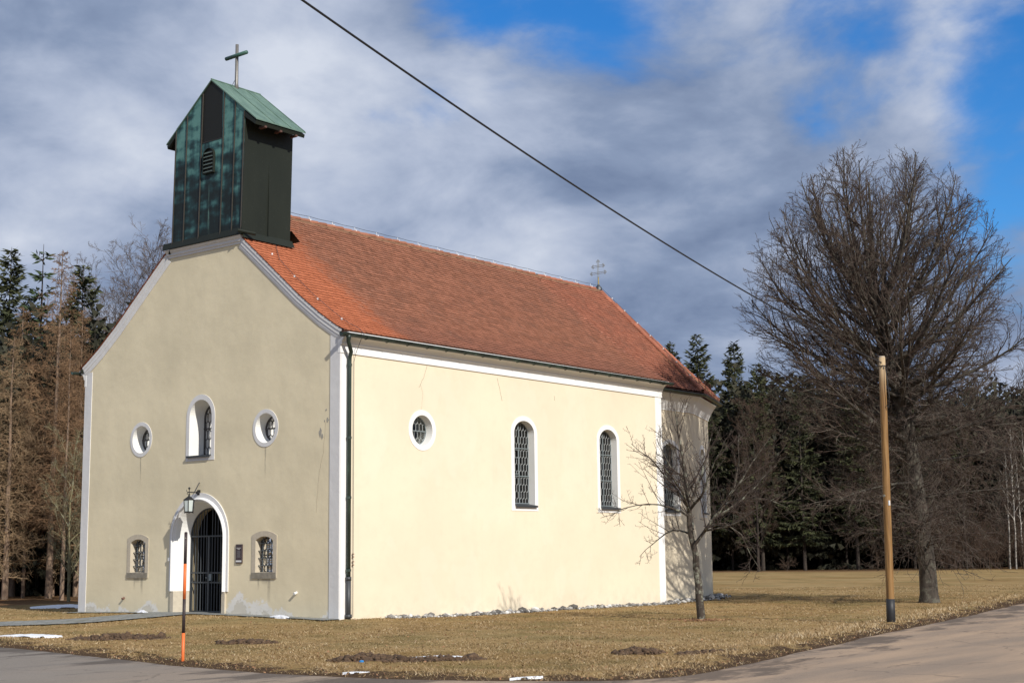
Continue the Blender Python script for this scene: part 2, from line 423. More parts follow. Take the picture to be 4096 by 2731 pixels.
def bark(name, col, lichen=0., sc=9., stretch=.25):
    m, nt, b = mat(name); k = NB(nt)
    n = k.noise(1.0, 6, .65, k.mapv((sc, sc, sc*stretch)))
    c = k.ramp(n, [(.3, tuple(x*.45 for x in col)), (.55, col), (.8, tuple(min(1, x*1.6) for x in col))])
    if lichen:
        c = k.mix(k.math('MULTIPLY', k.rng(k.noise(5, 5, .7), .50, .62), lichen), c, (.30, .31, .24))
    nt.links.new(c, b.inputs['Base Color']); b.inputs['Roughness'].default_value = .95
    nt.links.new(k.bump(n, .8, .03), b.inputs['Normal']); return m
M['bark_lime'] = bark('linden bark', (.058, .047, .037), .18)
M['twig_lime'] = bark('linden twigs', (.078, .054, .043), .25, 3, 1)
M['bark_fruit'] = bark('fruit tree bark', (.060, .046, .035), .65, 20)
M['twig_fruit'] = bark('fruit tree twigs', (.060, .040, .032), .12, 4, 1)
M['bark_larch'] = bark('larch bark', (.24, .165, .115), .15)
M['twig_larch'] = bark('larch twigs', (.250, .150, .080), 0, 1.3, 1)
M['twig_larch_pale'] = bark('pale larch twigs', (.32, .22, .125), 0, 1.3, 1)
M['bark_spruce'] = bark('spruce bark', (.045, .034, .027), .05)
M['twig_bare'] = bark('brown wood twigs', (.088, .054, .036), .1, 1.5, 1)
M['twig_grey'] = bark('grey brown twigs', (.125, .090, .068), .1, 1.5, 1)
M['twig_lichen'] = bark('lichen covered twigs', (.22, .19, .10), .5, 2.5, 1)
def birch():
    m, nt, b = mat('birch bark'); k = NB(nt)
    c = k.mix(k.rng(k.noise(1.0, 4, .7, k.mapv((3, 3, 5))), .55, .68), (.48, .45, .40), (.06, .05, .045))
    nt.links.new(c, b.inputs['Base Color']); b.inputs['Roughness'].default_value = .8; return m
M['birch'] = birch()
def needles(name, a, b_):
    m, nt, b = mat(name); k = NB(nt)
    c = k.mix(k.attr('rnd'), a, b_)
    c = k.mix(k.math('MULTIPLY', k.rng(k.noise(.8, 4, .6), .45, .7), .5), c, tuple(x*.7 for x in a))
    nt.links.new(c, b.inputs['Base Color']); b.inputs['Roughness'].default_value = .8; return m
M['spruce'] = needles('spruce needles', (.020, .027, .009), (.070, .076, .025))
M['pine'] = needles('pine needles', (.022, .042, .016), (.060, .092, .032))
M['wood_mass'] = needles('dark wood needles', (.013, .015, .007), (.044, .040, .018))
M['dry_leaf'] = needles('dry leaves', (.20, .10, .05), (.36, .20, .10))

def ground_mat():
    m, nt, b = mat('dry winter meadow'); k = NB(nt)
    big = k.noise(.16, 5, .6); med = k.noise(.8, 6, .65); fine = k.noise(9, 6, .7)
    rows = k.noise(1.0, 4, .6, k.mapv((.35, 1.3, 1), rot=(0, 0, .5)))
    f = k.math('ADD', k.math('ADD', k.math('MULTIPLY', big, .45), k.math('MULTIPLY', med, .25)), k.math('ADD', k.math('MULTIPLY', fine, .25), k.math('MULTIPLY', rows, .30)))
    c = k.ramp(f, [(.42, (.125, .090, .034)), (.54, (.25, .160, .062)), (.66, (.345, .235, .105)), (.80, (.42, .305, .155))])
    olive = k.rng(k.math('ADD', k.noise(.33, 5, .6), k.math('MULTIPLY', fine, .25)), .58, .78)
    c = k.mix(k.math('MULTIPLY', olive, .45), c, (.125, .112, .040))
    soil = k.rng(k.math('ADD', k.noise(1.1, 6, .7), k.math('MULTIPLY', fine, .3)), .76, .86)
    c = k.mix(k.math('MULTIPLY', soil, .8), c, (.075, .046, .024))
    vg = k.attr('verge')
    mud = k.rng(k.math('ADD', vg, k.math('MULTIPLY', k.math('SUBTRACT', k.noise(1.6, 7, .72), .5), 2.2)), .52, .80)
    c = k.mix(mud, c, k.mix(fine, (.040, .024, .014), (.125, .078, .045)))
    lt = k.attr('litter')
    c = k.mix(k.math('MULTIPLY', lt, .85), c, k.mix(k.noise(3, 6, .7), (.05, .026, .014), (.20, .105, .055)))
    nt.links.new(c, b.inputs['Base Color']); b.inputs['Roughness'].default_value = 1.0; b.inputs['Specular IOR Level'].default_value = .1
    h = k.math('ADD', k.math('MULTIPLY', fine, .6), k.math('MULTIPLY', k.noise(40, 4, .7), .3))
    nt.links.new(k.bump(h, .9, .06), b.inputs['Normal']); return m
M['ground'] = ground_mat()
def road_mat():
    m, nt, b = mat('worn dusty asphalt'); k = NB(nt)
    o = k.sep()
    # dusty sand-coloured surface along the lane that passes the pole, greyer at the junction
    t = k.rng(k.math('ADD', k.math('SUBTRACT', o[0], k.math('MULTIPLY', o[1], -.75)), k.math('MULTIPLY', k.noise(.35, 4), 5.0)), 8.0, 20.5)
    big = k.noise(.5, 5, .6); along = k.noise(1.0, 4, .55, k.mapv((1.6, .22, 1), rot=(0, 0, -.28)))
    grain = k.noise(160, 3, .8); g2 = k.noise(38, 4, .7)
    ca = k.mix(big, (.165, .145, .124), (.25, .218, .185))
    cb = k.mix(k.rng(along, .3, .7), (.25, .185, .132), (.395, .275, .178))
    c = k.mix(t, ca, cb)
    c = k.mix(k.math('MULTIPLY', k.rng(grain, .45, .62), .24), c, (.50, .46, .40))
    c = k.mix(k.math('MULTIPLY', k.rng(g2, .50, .64), .24), c, (.10, .082, .070))
    wet = k.rng(k.math('ADD', k.noise(1.0, 6, .68, k.mapv((1.5, .5, 1), rot=(0, 0, -.75))), k.math('MULTIPLY', k.attr('verge'), .20)), .60, .72)
    c = k.mix(k.math('MULTIPLY', wet, .70), c, (.062, .050, .043))
    cr = k.n('ShaderNodeTexVoronoi', feature='DISTANCE_TO_EDGE'); cr.inputs['Scale'].default_value = .23
    wv = k.n('ShaderNodeVectorMath', operation='ADD'); nt.links.new(k.obj(), wv.inputs[0])
    nn = k.n('ShaderNodeTexNoise'); nn.inputs['Scale'].default_value = 1.3; nt.links.new(k.obj(), nn.inputs['Vector']); nt.links.new(nn.outputs['Color'], wv.inputs[1])
    nt.links.new(wv.outputs[0], cr.inputs['Vector'])
    c = k.mix(k.math('MULTIPLY', k.rng(cr.outputs['Distance'], .007, .002), .35), c, (.07, .055, .045))
    nt.links.new(c, b.inputs['Base Color']); b.inputs['Roughness'].default_value = .9; b.inputs['Specular IOR Level'].default_value = .25
    nt.links.new(k.bump(k.math('ADD', grain, g2), .35, .006), b.inputs['Normal']); return m
M['road'] = road_mat()
def path_mat():
    m, nt, b = mat('grey stone setts'); k = NB(nt)
    br = k.n('ShaderNodeTexBrick'); br.inputs['Scale'].default_value = 1.0; br.inputs['Brick Width'].default_value = .34; br.inputs['Row Height'].default_value = .2
    br.inputs['Mortar Size'].default_value = .018; br.inputs['Color1'].default_value = (.21, .22, .215, 1); br.inputs['Color2'].default_value = (.30, .31, .30, 1); br.inputs['Mortar'].default_value = (.10, .095, .065, 1)
    nt.links.new(k.mapv(rot=(0, 0, .25)), br.inputs['Vector'])
    c = k.mix(k.math('MULTIPLY', k.rng(k.noise(1.2, 6, .7), .5, .7), .6), br.outputs['Color'], (.13, .115, .07))
    nt.links.new(c, b.inputs['Base Color']); b.inputs['Roughness'].default_value = .8
    nt.links.new(k.bump(br.outputs['Fac'], -.6, .02), b.inputs['Normal']); return m
M['path'] = path_mat()
def blade_mat():
    m, nt, b = mat('straw blades'); k = NB(nt)
    c = k.ramp(k.attr('rnd'), [(0, (.14, .10, .045)), (.3, (.245, .165, .078)), (.62, (.355, .245, .128)), (.88, (.47, .355, .21)), (1, (.60, .49, .33))])
    c = k.mix(k.math('MULTIPLY', k.rng(k.math('ADD', k.noise(.33, 5, .6), k.math('MULTIPLY', k.noise(2.4, 4, .6), .22)), .60, .76), .5), c, (.12, .105, .036))
    nt.links.new(c, b.inputs['Base Color']); b.inputs['Roughness'].default_value = .8; b.inputs['Specular IOR Level'].default_value = .2; return m
M['blade'] = blade_mat()
def soil_mat():
    m, nt, b = mat('molehill soil'); k = NB(nt)
    c = k.ramp(k.noise(11, 6, .7), [(.3, (.045, .027, .016)), (.55, (.115, .070, .040)), (.75, (.22, .148, .085))])
    nt.links.new(c, b.inputs['Base Color']); b.inputs['Roughness'].default_value = 1
    nt.links.new(k.bump(k.noise(30, 5, .7), .8, .03), b.inputs['Normal']); return m
M['soil'] = soil_mat()
M['straw'] = plain('loose straw', (.36, .26, .13), .9, 0, .3, 9)
def pebble_mat():
    m, nt, b = mat('pebbles'); k = NB(nt)
    c = k.ramp(k.attr('rnd'), [(0, (.07, .066, .06)), (.4, (.20, .19, .18)), (.75, (.40, .39, .37)), (1, (.70, .69, .67))])
    nt.links.new(c, b.inputs['Base Color']); b.inputs['Roughness'].default_value = .8; return m
M['pebble'] = pebble_mat()
def wood_mat():
    m, nt, b = mat('impregnated pine pole'); k = NB(nt)
    g = k.noise(1.0, 6, .65, k.mapv((22, 22, 1.1)))
    c = k.ramp(g, [(.3, (.105, .050, .015)), (.5, (.24, .125, .036)), (.75, (.35, .205, .075))])
    c = k.mix(k.rng(k.sep()[2], 5.0, 6.0), c, k.mix(g, (.36, .24, .12), (.58, .44, .27)))
    kn = k.rng(k.noise(1.0, 3, .5, k.mapv((7, 7, 3))), .66, .74); c = k.mix(k.math('MULTIPLY', kn, .6), c, (.11, .05, .015)); ck = k.rng(k.noise(1.0, 3, .6, k.mapv((40, 40, .8))), .62, .68); c = k.mix(k.math('MULTIPLY', ck, .7), c, (.07, .035, .012))
    nt.links.new(c, b.inputs['Base Color']); b.inputs['Roughness'].default_value = .65
    nt.links.new(k.bump(g, .3, .01), b.inputs['Normal']); return m
M['pole'] = wood_mat()
M['leaf'] = M['dry_leaf']

# ------------------------------------------------------------------ ground, road, path
def gz(x, y):
    x = np.asarray(x, float); y = np.asarray(y, float)
    z = -.15 + .16*np.exp(-(((x-5.5)/7.5)**2 + ((y+.2)/3.2)**2))
    r = np.hypot(x-15, y); z = z - .0013*np.maximum(0, r-40)
    z = z - .07*np.exp(-(((x-10)/3)**2 + ((y-17)/5)**2))
    return z
EDGE = np.array([(-60, 14), (-20, -1.6), (0, -6.9), (9.96, -9.3), (13.93, -9.95), (18.3, -10.75), (20.84, -11.0), (22.94, -10.7), (24.6, -10.05), (25.75, -9.2), (26.0, -8.0), (25.55, -5.64), (24.85, -1.81), (24.12, 2.48), (23.14, 8.5), (21.39, 18.18), (20.2, 26), (19.5, 45), (21, 70), (27, 105), (38, 150)], float)
def resample(P, step):
    s = np.r_[0, np.cumsum(np.hypot(*np.diff(P, axis=0).T))]
    t = np.arange(0, s[-1], step); Q = np.stack([np.interp(t, s, P[:, 0]), np.interp(t, s, P[:, 1])], 1)
    for _ in range(3): Q[1:-1] = (Q[:-2]+2*Q[1:-1]+Q[2:])/4
    return Q
EP = resample(EDGE, .4)
# uneven asphalt edge
_w = np.cumsum(RNG.normal(0, .02, len(EP))); _w -= np.convolve(_w, np.ones(15)/15, 'same')
ET = np.gradient(EP, axis=0); ET /= np.linalg.norm(ET, axis=1)[:, None]
EN = np.stack([ET[:, 1], -ET[:, 0]], 1)        # points out to the road
EPW = EP + EN*_w[:, None]
def edge_dist(x, y):
    """signed distance to the road edge: positive on the asphalt side"""
    x = np.asarray(x, float).ravel(); y = np.asarray(y, float).ravel(); out = np.empty(len(x))
    for i in range(0, len(x), 4000):
        d = np.stack([x[i:i+4000, None]-EPW[None, :, 0], y[i:i+4000, None]-EPW[None, :, 1]], -1)
        q = (d**2).sum(-1); j = q.argmin(1); k = np.arange(len(j))
        out[i:i+4000] = np.sign((d[k, j]*EN[j]).sum(-1))*np.sqrt(q[k, j])
    return out

def make_ground():
    def axis(lo, a, b, hi, fine):
        left = a - np.cumsum(1.22**np.arange(0, 60)*fine); left = left[left > lo][::-1]
        right = b + np.cumsum(1.22**np.arange(0, 60)*fine); right = right[right < hi]
        return np.r_[lo, left, np.arange(a, b+1e-6, fine), right, hi]
    xs = axis(-1600, -4, 28, 1600, .16); ys = axis(-1200, -12, 22, 2200, .16)
    X, Y = np.meshgrid(xs, ys, indexing='ij'); x = X.ravel(); y = Y.ravel()
    z = gz(x, y)
    near = (x > -6) & (x < 30) & (y > -14) & (y < 30)
    bumpy = np.zeros(len(x)); bumpy[near] = RNG.normal(0, .008, near.sum())
    ed = np.full(len(x), -50.); m = (x > -30) & (x < 60) & (y > -60) & (y < 110); ed[m] = edge_dist(x[m], y[m])
    z = z + bumpy*(ed < -.3) + .045*np.exp(-((ed+.9)/.5)**2)
    verge = np.clip(1.1+ed/1.5, 0, 1.1)*(ed < 2); verge[ed > 0] = 1
    # forest litter under the two woods
    dep = (x-36.4)*-.6226 + (y+25.2)*.7826      # the far wood begins about 108 m from the road corner
    fr = (dep - 108 + np.sin(x*.7)*.8)*(y > 40)
    litter = np.maximum(np.clip(fr/3, 0, 1)*(x > -45), np.clip((-9.3 - x)/1.2, 0, 1)*(y > 3)*(y < 45))
    n0, n1 = len(xs), len(ys)
    I = np.arange(n0*n1).reshape(n0, n1)
    F = np.stack([I[:-1, :-1].ravel(), I[1:, :-1].ravel(), I[1:, 1:].ravel(), I[:-1, 1:].ravel()], 1)
    me = np_mesh('meadow_ground', np.stack([x, y, z], 1), F, [M['ground']], True, {'verge': ('POINT', verge), 'litter': ('POINT', litter)})
    return tag(link('ground', me), 'straw coloured winter meadow round the church', 'ground', kind='structure')
make_ground()

def make_road():
    offs = np.array([0, .25, .6, 1.2, 2, 3, 4.5, 6.5, 9, 12.])
    P = EPW[:, None, :] + EN[:, None, :]*offs[None, :, None]
    # keep the fan at the outer bend smooth
    x = P[..., 0].ravel(); y = P[..., 1].ravel(); z = gz(x, y) + .006
    n0, n1 = len(EPW), len(offs); I = np.arange(n0*n1).reshape(n0, n1)
    F = np.stack([I[:-1, :-1].ravel(), I[:-1, 1:].ravel(), I[1:, 1:].ravel(), I[1:, :-1].ravel()], 1)
    vg = np.tile(np.clip(1-offs/1.6, 0, 1), n0)
    me = np_mesh('asphalt_road', np.stack([x, y, z], 1), F, [M['road']], True, {'verge': ('POINT', vg)})
    tag(link('road', me), 'dusty asphalt road bending round the meadow corner', 'road', kind='structure')
make_road()

def make_path():
    c = np.array([(4.9, .28), (5.0, -1.2), (4.6, -3.2), (2.5, -5.2), (-1.5, -6.7), (-8, -8.2)])
    Q = resample(c, .25); T = np.gradient(Q, axis=0); T /= np.linalg.norm(T, axis=1)[:, None]; Nn = np.stack([-T[:, 1], T[:, 0]], 1)
    offs = np.linspace(-1, 1, 7); wd = np.interp(np.arange(len(Q)), [0, 8, len(Q)], [.85, .95, 1.15]) + RNG.normal(0, .03, len(Q))
    P = Q[:, None]+Nn[:, None]*offs[None, :, None]*wd[:, None, None]
    x = P[..., 0].ravel(); y = P[..., 1].ravel(); z = gz(x, y)+.030
    n0, n1 = len(Q), 7; I = np.arange(n0*n1).reshape(n0, n1)
    F = np.stack([I[:-1, :-1].ravel(), I[:-1, 1:].ravel(), I[1:, 1:].ravel(), I[1:, :-1].ravel()], 1)
    V = np.stack([x, y, z], 1)
    # paved strip along the gable wall
    xs = np.arange(-.1, 11.0, .25); strip = []
    w = .55+RNG.normal(0, .03, len(xs))
    for xx, ww in zip(xs, w): strip += [(xx, -.0), (xx, -ww*.5), (xx, -ww)]
    S = np.array(strip); Z = gz(S[:, 0], S[:, 1])+.026
    b = len(V); V = np.r_[V, np.c_[S, Z]]; k = len(xs); J = b+np.arange(k*3).reshape(k, 3)
    F2 = np.stack([J[:-1, :-1].ravel(), J[:-1, 1:].ravel(), J[1:, 1:].ravel(), J[1:, :-1].ravel()], 1)
    me = np_mesh('sett_path', V, np.r_[F, F2], [M['path']], True)
    tag(link('path', me), 'grey stone sett path leading to the church door', 'path', kind='structure')
    return Q
PATHQ = make_path()

# ------------------------------------------------------------------ the church
W, LN = 10.80, 14.95                     # gable width, nave length
XC = W/2                                 # ridge
ZE = 7.12                                # eaves
church = empty('church', (0, 0, 0), 'cream plastered country church with tiled roof and dark copper bell turret', 'church')

def arc(cx, cz, rx, rz, a0, a1, n):
    return [(cx+rx*math.cos(math.radians(a0+(a1-a0)*i/n)), cz+rz*math.sin(math.radians(a0+(a1-a0)*i/n))) for i in range(n+1)]
def arch_shape(cx, half, zb, zs, za, n=20):
    """round or flat arched outline, counter-clockwise from the lower left"""
    return [(cx-half, zb), (cx+half, zb)] + arc(cx, zs, half, za-zs, 0, 180, n)
def seg_shape(cx, half, zb, zs, za, n=12):
    rise = za-zs; R = (half*half+rise*rise)/(2*rise); a = math.degrees(math.asin(half/R))
    return [(cx-half, zb), (cx+half, zb)] + [(cx+R*math.sin(math.radians(t)), za-R+R*math.cos(math.radians(t))) for t in np.linspace(a, -a, n+1)]
def ell(cx, cz, rx, rz, n=40): return arc(cx, cz, rx, rz, 0, 360*(n-1)/n, n-1)
def inside(poly, u, v):
    c = False; n = len(poly); j = n-1
    for i in range(n):
        (a, b), (d, e) = poly[i], poly[j]
        if (b > v) != (e > v) and u < (d-a)*(v-b)/(e-b)+a: c = not c
        j = i
    return c

# frames of the three kinds of wall plane: fn(u, v, depth into the wall)
def gable_fn(u, v, d=0.): return Vector((u, d, v))
def nave_fn(u, v, d=0.): return Vector((W-d, u, v))
HW = 4.2                                 # half width of the choir
A0, A1 = Vector((XC+HW, 18.90)), Vector((XC+HW-1.25, 22.10))
A2 = Vector((XC, 23.6))
def plane_fn(P, Q):
    t = (Q-P).normalized(); n = Vector((t.y, -t.x))          # outward normal
    def fn(u, v, d=0.):
        p = P + t*u - n*d; return Vector((p.x, p.y, v))
    return fn
choir_fn = plane_fn(Vector((XC+HW, 14.9)), A0)
apse_fn = plane_fn(A0, A1)

def ring(name, outer, inner, fn, proud, matr, parent, back=.0):
    """flat band between two outlines with the same point count, standing proud of the wall"""
    mb = MB(); n = len(outer)
    of = [fn(u, v, -proud) for u, v in outer]; inn = [fn(u, v, -proud) for u, v in inner]
    ob = [fn(u, v, back) for u, v in outer]
    mb.strip(of, inn, True); mb.strip(ob, of, True)
    return mb.build(name, matr, parent)
def grow_poly(poly, f_in):               # same point count by radial move is not general: build by function instead
    return poly

def hex_lattice(shape, fn, d, w=.135, h=.20, r=.008, matr=None, name='lattice', parent=None, u0=0., v0=0.):
    mb = MB(); us = [p[0] for p in shape]; vs = [p[1] for p in shape]
    ua, ub, va, vb = min(us), max(us), min(vs), max(vs)
    a = h*.27; per = h                                     # pointed-top honeycomb: row pitch h, slanted part a
    def bar(p, q):
        # clip to the outline
        pts = [(p[0]+(q[0]-p[0])*t/6, p[1]+(q[1]-p[1])*t/6) for t in range(7)]
        ok = [inside(shape, *x) for x in pts]
        if not any(ok): return
        i0 = ok.index(True); i1 = 6-ok[::-1].index(True)
        if i1 <= i0: return
        P, Q = fn(*pts[i0], d), fn(*pts[i1], d)
        mb.tube([P, Q], r, 4, False)
    j = 0; v = va-per+v0
    while v < vb+per:
        off = (w/2 if j % 2 else 0)+u0
        i = -1
        while ua+i*w+off < ub+w:
            u = ua+i*w+off
            bar((u, v), (u, v+per-a)); bar((u, v+per-a), (u+w/2, v+per)); bar((u, v+per-a), (u-w/2, v+per)); i += 1
        v += per; j += 1
    return mb.build(name, matr or M['lead'], parent, fix=False)

def window(kind, fn, cx, outer, inner, depth, glass_in, label=None, inner_depth=.45, sill=None, bars=(), mull=None, lead=None, trim=None, hexw=.135, hexh=.20, rev=None, inner_mat=None):
    """window > surround mesh itself, with reveal, pane, lattice, frame, sill"""
    surround = ring(kind, outer, inner, fn, .012, trim or M['white'], church)
    if label: surround['label'] = label
    mb = MB(); A = [fn(u, v, -.012) for u, v in inner]; B = [fn(u, v, depth) for u, v in glass_in]
    mb.strip(A, B, True)
    mb.build('reveal', rev or M['reveal'], surround, fix=False)
    # splayed inner reveal behind the glass
    cu = sum(p[0] for p in glass_in)/len(glass_in); cv = sum(p[1] for p in glass_in)/len(glass_in)
    C = [fn(cu+(u-cu)*1.35, cv+(v-cv)*1.1, depth+inner_depth) for u, v in glass_in]
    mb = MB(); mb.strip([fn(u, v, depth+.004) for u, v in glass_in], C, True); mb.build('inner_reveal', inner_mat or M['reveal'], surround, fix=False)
    mb = MB(); poly_fill(mb, glass_in, [], lambda u, v: fn(u, v, depth)); mb.build('pane', M['glass'], surround)
    hex_lattice(glass_in, fn, depth-.012, hexw, hexh, .0085, lead or M['lead'], 'lattice', surround, u0=hexw*.3)
    fm = MB()
    fr = [fn(u, v, depth-.02) for u, v in glass_in] ; fm.tube(fr+[fr[0]], .016, 5, False)
    us = [p[0] for p in glass_in]
    for v in bars:
        row = [u for u in np.linspace(min(us), max(us), 80) if inside(glass_in, u, v)]
        if row: fm.tube([fn(row[0]-.01, v, depth-.03), fn(row[-1]+.01, v, depth-.03)], .019, 6)
    if mull is not None:
        col = [v for v in np.linspace(min(p[1] for p in glass_in), max(p[1] for p in glass_in), 90) if inside(glass_in, mull, v)]
        fm.tube([fn(mull, col[0], depth-.03), fn(mull, col[-1], depth-.03)], .016, 6)
    fm.build('window_frame', lead or M['iron_light'] if lead is None else lead, surround, fix=False)
    if sill:
        u0, u1, v0, d0, d1, m_ = sill
        sm = MB(); sm.prism([(-d1, v0+.0), (-d1, v0-.055), (-d1+.03, v0-.055), (-d1+.03, v0-.02), (d0, v0+.02), (d0, v0+.05)], lambda a, b, c: fn(c, b, a), u0, u1)
        sm.build('sill', m_, surround)
    return surround

# gable profile: half width from the ridge -> height
PROF = [(0.0, 11.50), (1.55, 10.19), (2.75, 9.21), (3.92, 8.25), (4.74, 7.65), (5.35, 7.27), (5.55, 7.165)]
def prof_z(h): return float(np.interp(h, [p[0] for p in PROF], [p[1] for p in PROF]))
TOPZ = 10.10                             # flat top of the gable under the turret
def half_at(z): return float(np.interp(-z, [-p[1] for p in PROF], [p[0] for p in PROF]))

# --- gable wall with its openings
def gable():
    out = [(0.06, -.6), (W+.04, -.6), (W, 0), (W, 6.75), (XC+5.33, 7.18)]
    out += [(XC+h, prof_z(h)-.08) for h in (4.74, 3.92, 2.75, 1.70)]
    out += [(XC+h, TOPZ) for h in (1.62, -1.62)] + [(XC-h, prof_z(h)-.08) for h in (1.70, 2.75, 3.92, 4.74)] + [(XC-5.33, 7.18), (0, 6.75), (.02, 0)]
    mb = MB()
    holes = [FW['round_a'][1], FW['round_b'][1], FW['arch'][1], FW['low_a'][1], FW['low_b'][1], PORT_IN]
    poly_fill(mb, out, holes, lambda u, v: gable_fn(u, v))
    return mb.build('gable_wall', M['plaster_front'], church)
FW = {}
for nm, cx in (('round_a', XC-2.64), ('round_b', XC+2.64)):
    FW[nm] = (ell(cx, 4.86, .50, .50), ell(cx, 4.86, .392, .392), ell(cx, 4.86, .34, .34), cx)
ca = 5.385
FW['arch'] = (arch_shape(ca, .605, 4.13, 5.34, 5.955), arch_shape(ca, .47, 4.27, 5.34, 5.81), arch_shape(ca, .40, 4.31, 5.33, 5.73), ca)
for nm, cx in (('low_a', 2.745), ('low_b', 8.055)):
    FW[nm] = (seg_shape(cx, .485, .965, 2.055, 2.175), seg_shape(cx, .335, 1.105, 1.93, 2.035), seg_shape(cx, .315, 1.115, 1.92, 2.02), cx)
pc = 5.42
PORT_OUT = [(pc-1.235, .60), (pc+1.235, .60)] + arc(pc, 2.03, 1.235, 1.22, 0, 180, 28)
PORT_IN = [(pc-1.03, -.55), (pc+1.03, -.55)] + arc(pc, 2.03, 1.03, .985, 0, 180, 28)
PORT_GATE = [(pc-.79, -.02), (pc+.79, -.02)] + arc(pc, 2.06, .79, .79, 0, 180, 28)
gable()
for nm in ('round_a', 'round_b'):
    o, i, g, cx = FW[nm]
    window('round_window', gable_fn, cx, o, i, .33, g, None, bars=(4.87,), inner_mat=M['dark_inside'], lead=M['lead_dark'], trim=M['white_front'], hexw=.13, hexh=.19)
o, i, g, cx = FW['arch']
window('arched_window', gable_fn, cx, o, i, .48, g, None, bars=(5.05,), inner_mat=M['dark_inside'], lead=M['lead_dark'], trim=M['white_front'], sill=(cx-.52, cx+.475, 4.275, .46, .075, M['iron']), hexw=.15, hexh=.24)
def low_window(nm):
    o, i, g, cx = FW[nm]
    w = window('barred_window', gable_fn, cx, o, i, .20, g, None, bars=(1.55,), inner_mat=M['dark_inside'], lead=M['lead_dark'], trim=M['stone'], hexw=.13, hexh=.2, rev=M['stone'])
    gb = MB()
    for t in range(-1, 2):
        u = cx+t*.165; gb.tube([gable_fn(u, 1.1, .10), gable_fn(u, 2.03 - abs(t)*.02, .10)], .011, 6)
    for z in (1.28, 1.47, 1.66, 1.85):
        gb.tube([gable_fn(cx-.335, z, .085), gable_fn(cx+.335, z, .085)], .011, 6)
    # forward-bent basket on the light side
    for t in (-.31,):
        for z in (1.28, 1.47, 1.66): gb.tube([gable_fn(cx+t, z, .085), gable_fn(cx+t+.05, z-.13, .15), gable_fn(cx+t+.06, z-.16, .12)], .009, 5)
    gb.build('grille', M['grille'], w)
    sm = MB(); sm.box(cx-.47, cx+.47, -.03, .19, .945, 1.10); sm.build('sill', M['stone_dark'], w)
low_window('low_a'); low_window('low_b')

# --- nave wall
NW = {'round': (ell(3.09, 4.81, .545, .545), ell(3.09, 4.81, .405, .405), ell(3.09, 4.81, .385, .385), 3.09)}
for nm, cy in (('w_a', 7.52), ('w_b', 11.815)):
    NW[nm] = (arch_shape(cy, .62, 2.73, 4.98, 5.485), arch_shape(cy, .475, 2.89, 4.98, 5.345), arch_shape(cy, .465, 2.92, 4.97, 5.33), cy)
def walls():
    mb = MB()
    poly_fill(mb, [(0, -.6), (LN, -.7), (LN, 6.9), (0, 6.9)], [NW['round'][1], NW['w_a'][1], NW['w_b'][1]], lambda u, v: nave_fn(u, v))
    mb.build('nave_wall', M['plaster'], church)
    mb = MB()
    mb.add([(0, 0, -.6), (0, LN, -.6), (0, LN, 7.05), (0, 0, 7.05)], [(0, 1, 2, 3)])
    mb.add([(0, LN, -.6), (XC-HW, LN, -.6), (XC-HW, LN, 7.9), (0, LN, 7.05)], [(0, 1, 2, 3)])
    mb.add([(W, LN, -.7), (XC+HW, LN, -.7), (XC+HW, LN, 7.85), (W, LN, 7.05)], [(0, 1, 2, 3)])
    build_split(mb, 'return_wall', M['plaster'], church)
    ow = arch_shape(2.45, .60, 2.73, 4.98, 5.40); iw = arch_shape(2.45, .46, 2.89, 4.98, 5.26); g = arch_shape(2.45, .44, 2.92, 4.97, 5.24)
    mb = MB(); poly_fill(mb, [(0, -.7), (4.0, -.7), (4.0, 6.75), (0, 6.75)], [iw], lambda u, v: choir_fn(u, v)); mb.build('choir_wall', M['plaster'], church)
    window('choir_window', choir_fn, 2.45, ow, iw, .22, g, bars=(3.75, 4.55), mull=2.45, sill=(2.0, 2.95, 2.90, .2, .09, M['iron']))
    la = (A1-A0).length
    ow = arch_shape(1.93, .60, 2.73, 4.98, 5.40); iw = arch_shape(1.93, .46, 2.89, 4.98, 5.26); g = arch_shape(1.93, .44, 2.92, 4.97, 5.24)
    mb = MB(); poly_fill(mb, [(0, -.7), (la, -.7), (la, 6.75), (0, 6.75)], [iw], lambda u, v: apse_fn(u, v)); mb.build('choir_wall', M['plaster'], church)
    window('choir_window', apse_fn, 1.93, ow, iw, .22, g, bars=(3.75, 4.55), mull=1.93, sill=(1.47, 2.42, 2.90, .2, .09, M['iron']))
    mb = MB(); P = [A1, A2, Vector((2*XC-A1.x, A1.y)), Vector((2*XC-A0.x, A0.y)), Vector((XC-HW, LN))]
    for p, q in zip(P[:-1], P[1:]): mb.add([(p.x, p.y, -.7), (q.x, q.y, -.7), (q.x, q.y, 6.9), (p.x, p.y, 6.9)], [(0, 1, 2, 3)])
    mb.build('choir_wall', M['plaster'], church)
    mb = MB(); mb.box(.3, W-.3, .65, LN-.2, -.1, -.02); mb.build('floor', M['dark_inside'], church)
    # inner porch behind the gate
    mb = MB(); mb.add([(3.6, 3.2, -.02), (7.3, 3.2, -.02), (7.3, 3.2, 4), (3.6, 3.2, 4)], [(0, 1, 2, 3)])
    mb.add([(3.6, .35, -.02), (3.6, 3.2, -.02), (3.6, 3.2, 4), (3.6, .35, 4)], [(0, 1, 2, 3)]); mb.add([(7.3, .35, -.02), (7.3, 3.2, -.02), (7.3, 3.2, 4), (7.3, .35, 4)], [(0, 1, 2, 3)])
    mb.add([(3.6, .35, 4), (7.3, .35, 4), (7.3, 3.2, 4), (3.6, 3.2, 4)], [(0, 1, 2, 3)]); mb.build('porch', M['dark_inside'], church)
walls()
o, i, g, cy = NW['round']; window('round_window', nave_fn, cy, o, i, .24, g, None, bars=(4.80,), trim=M['white'])
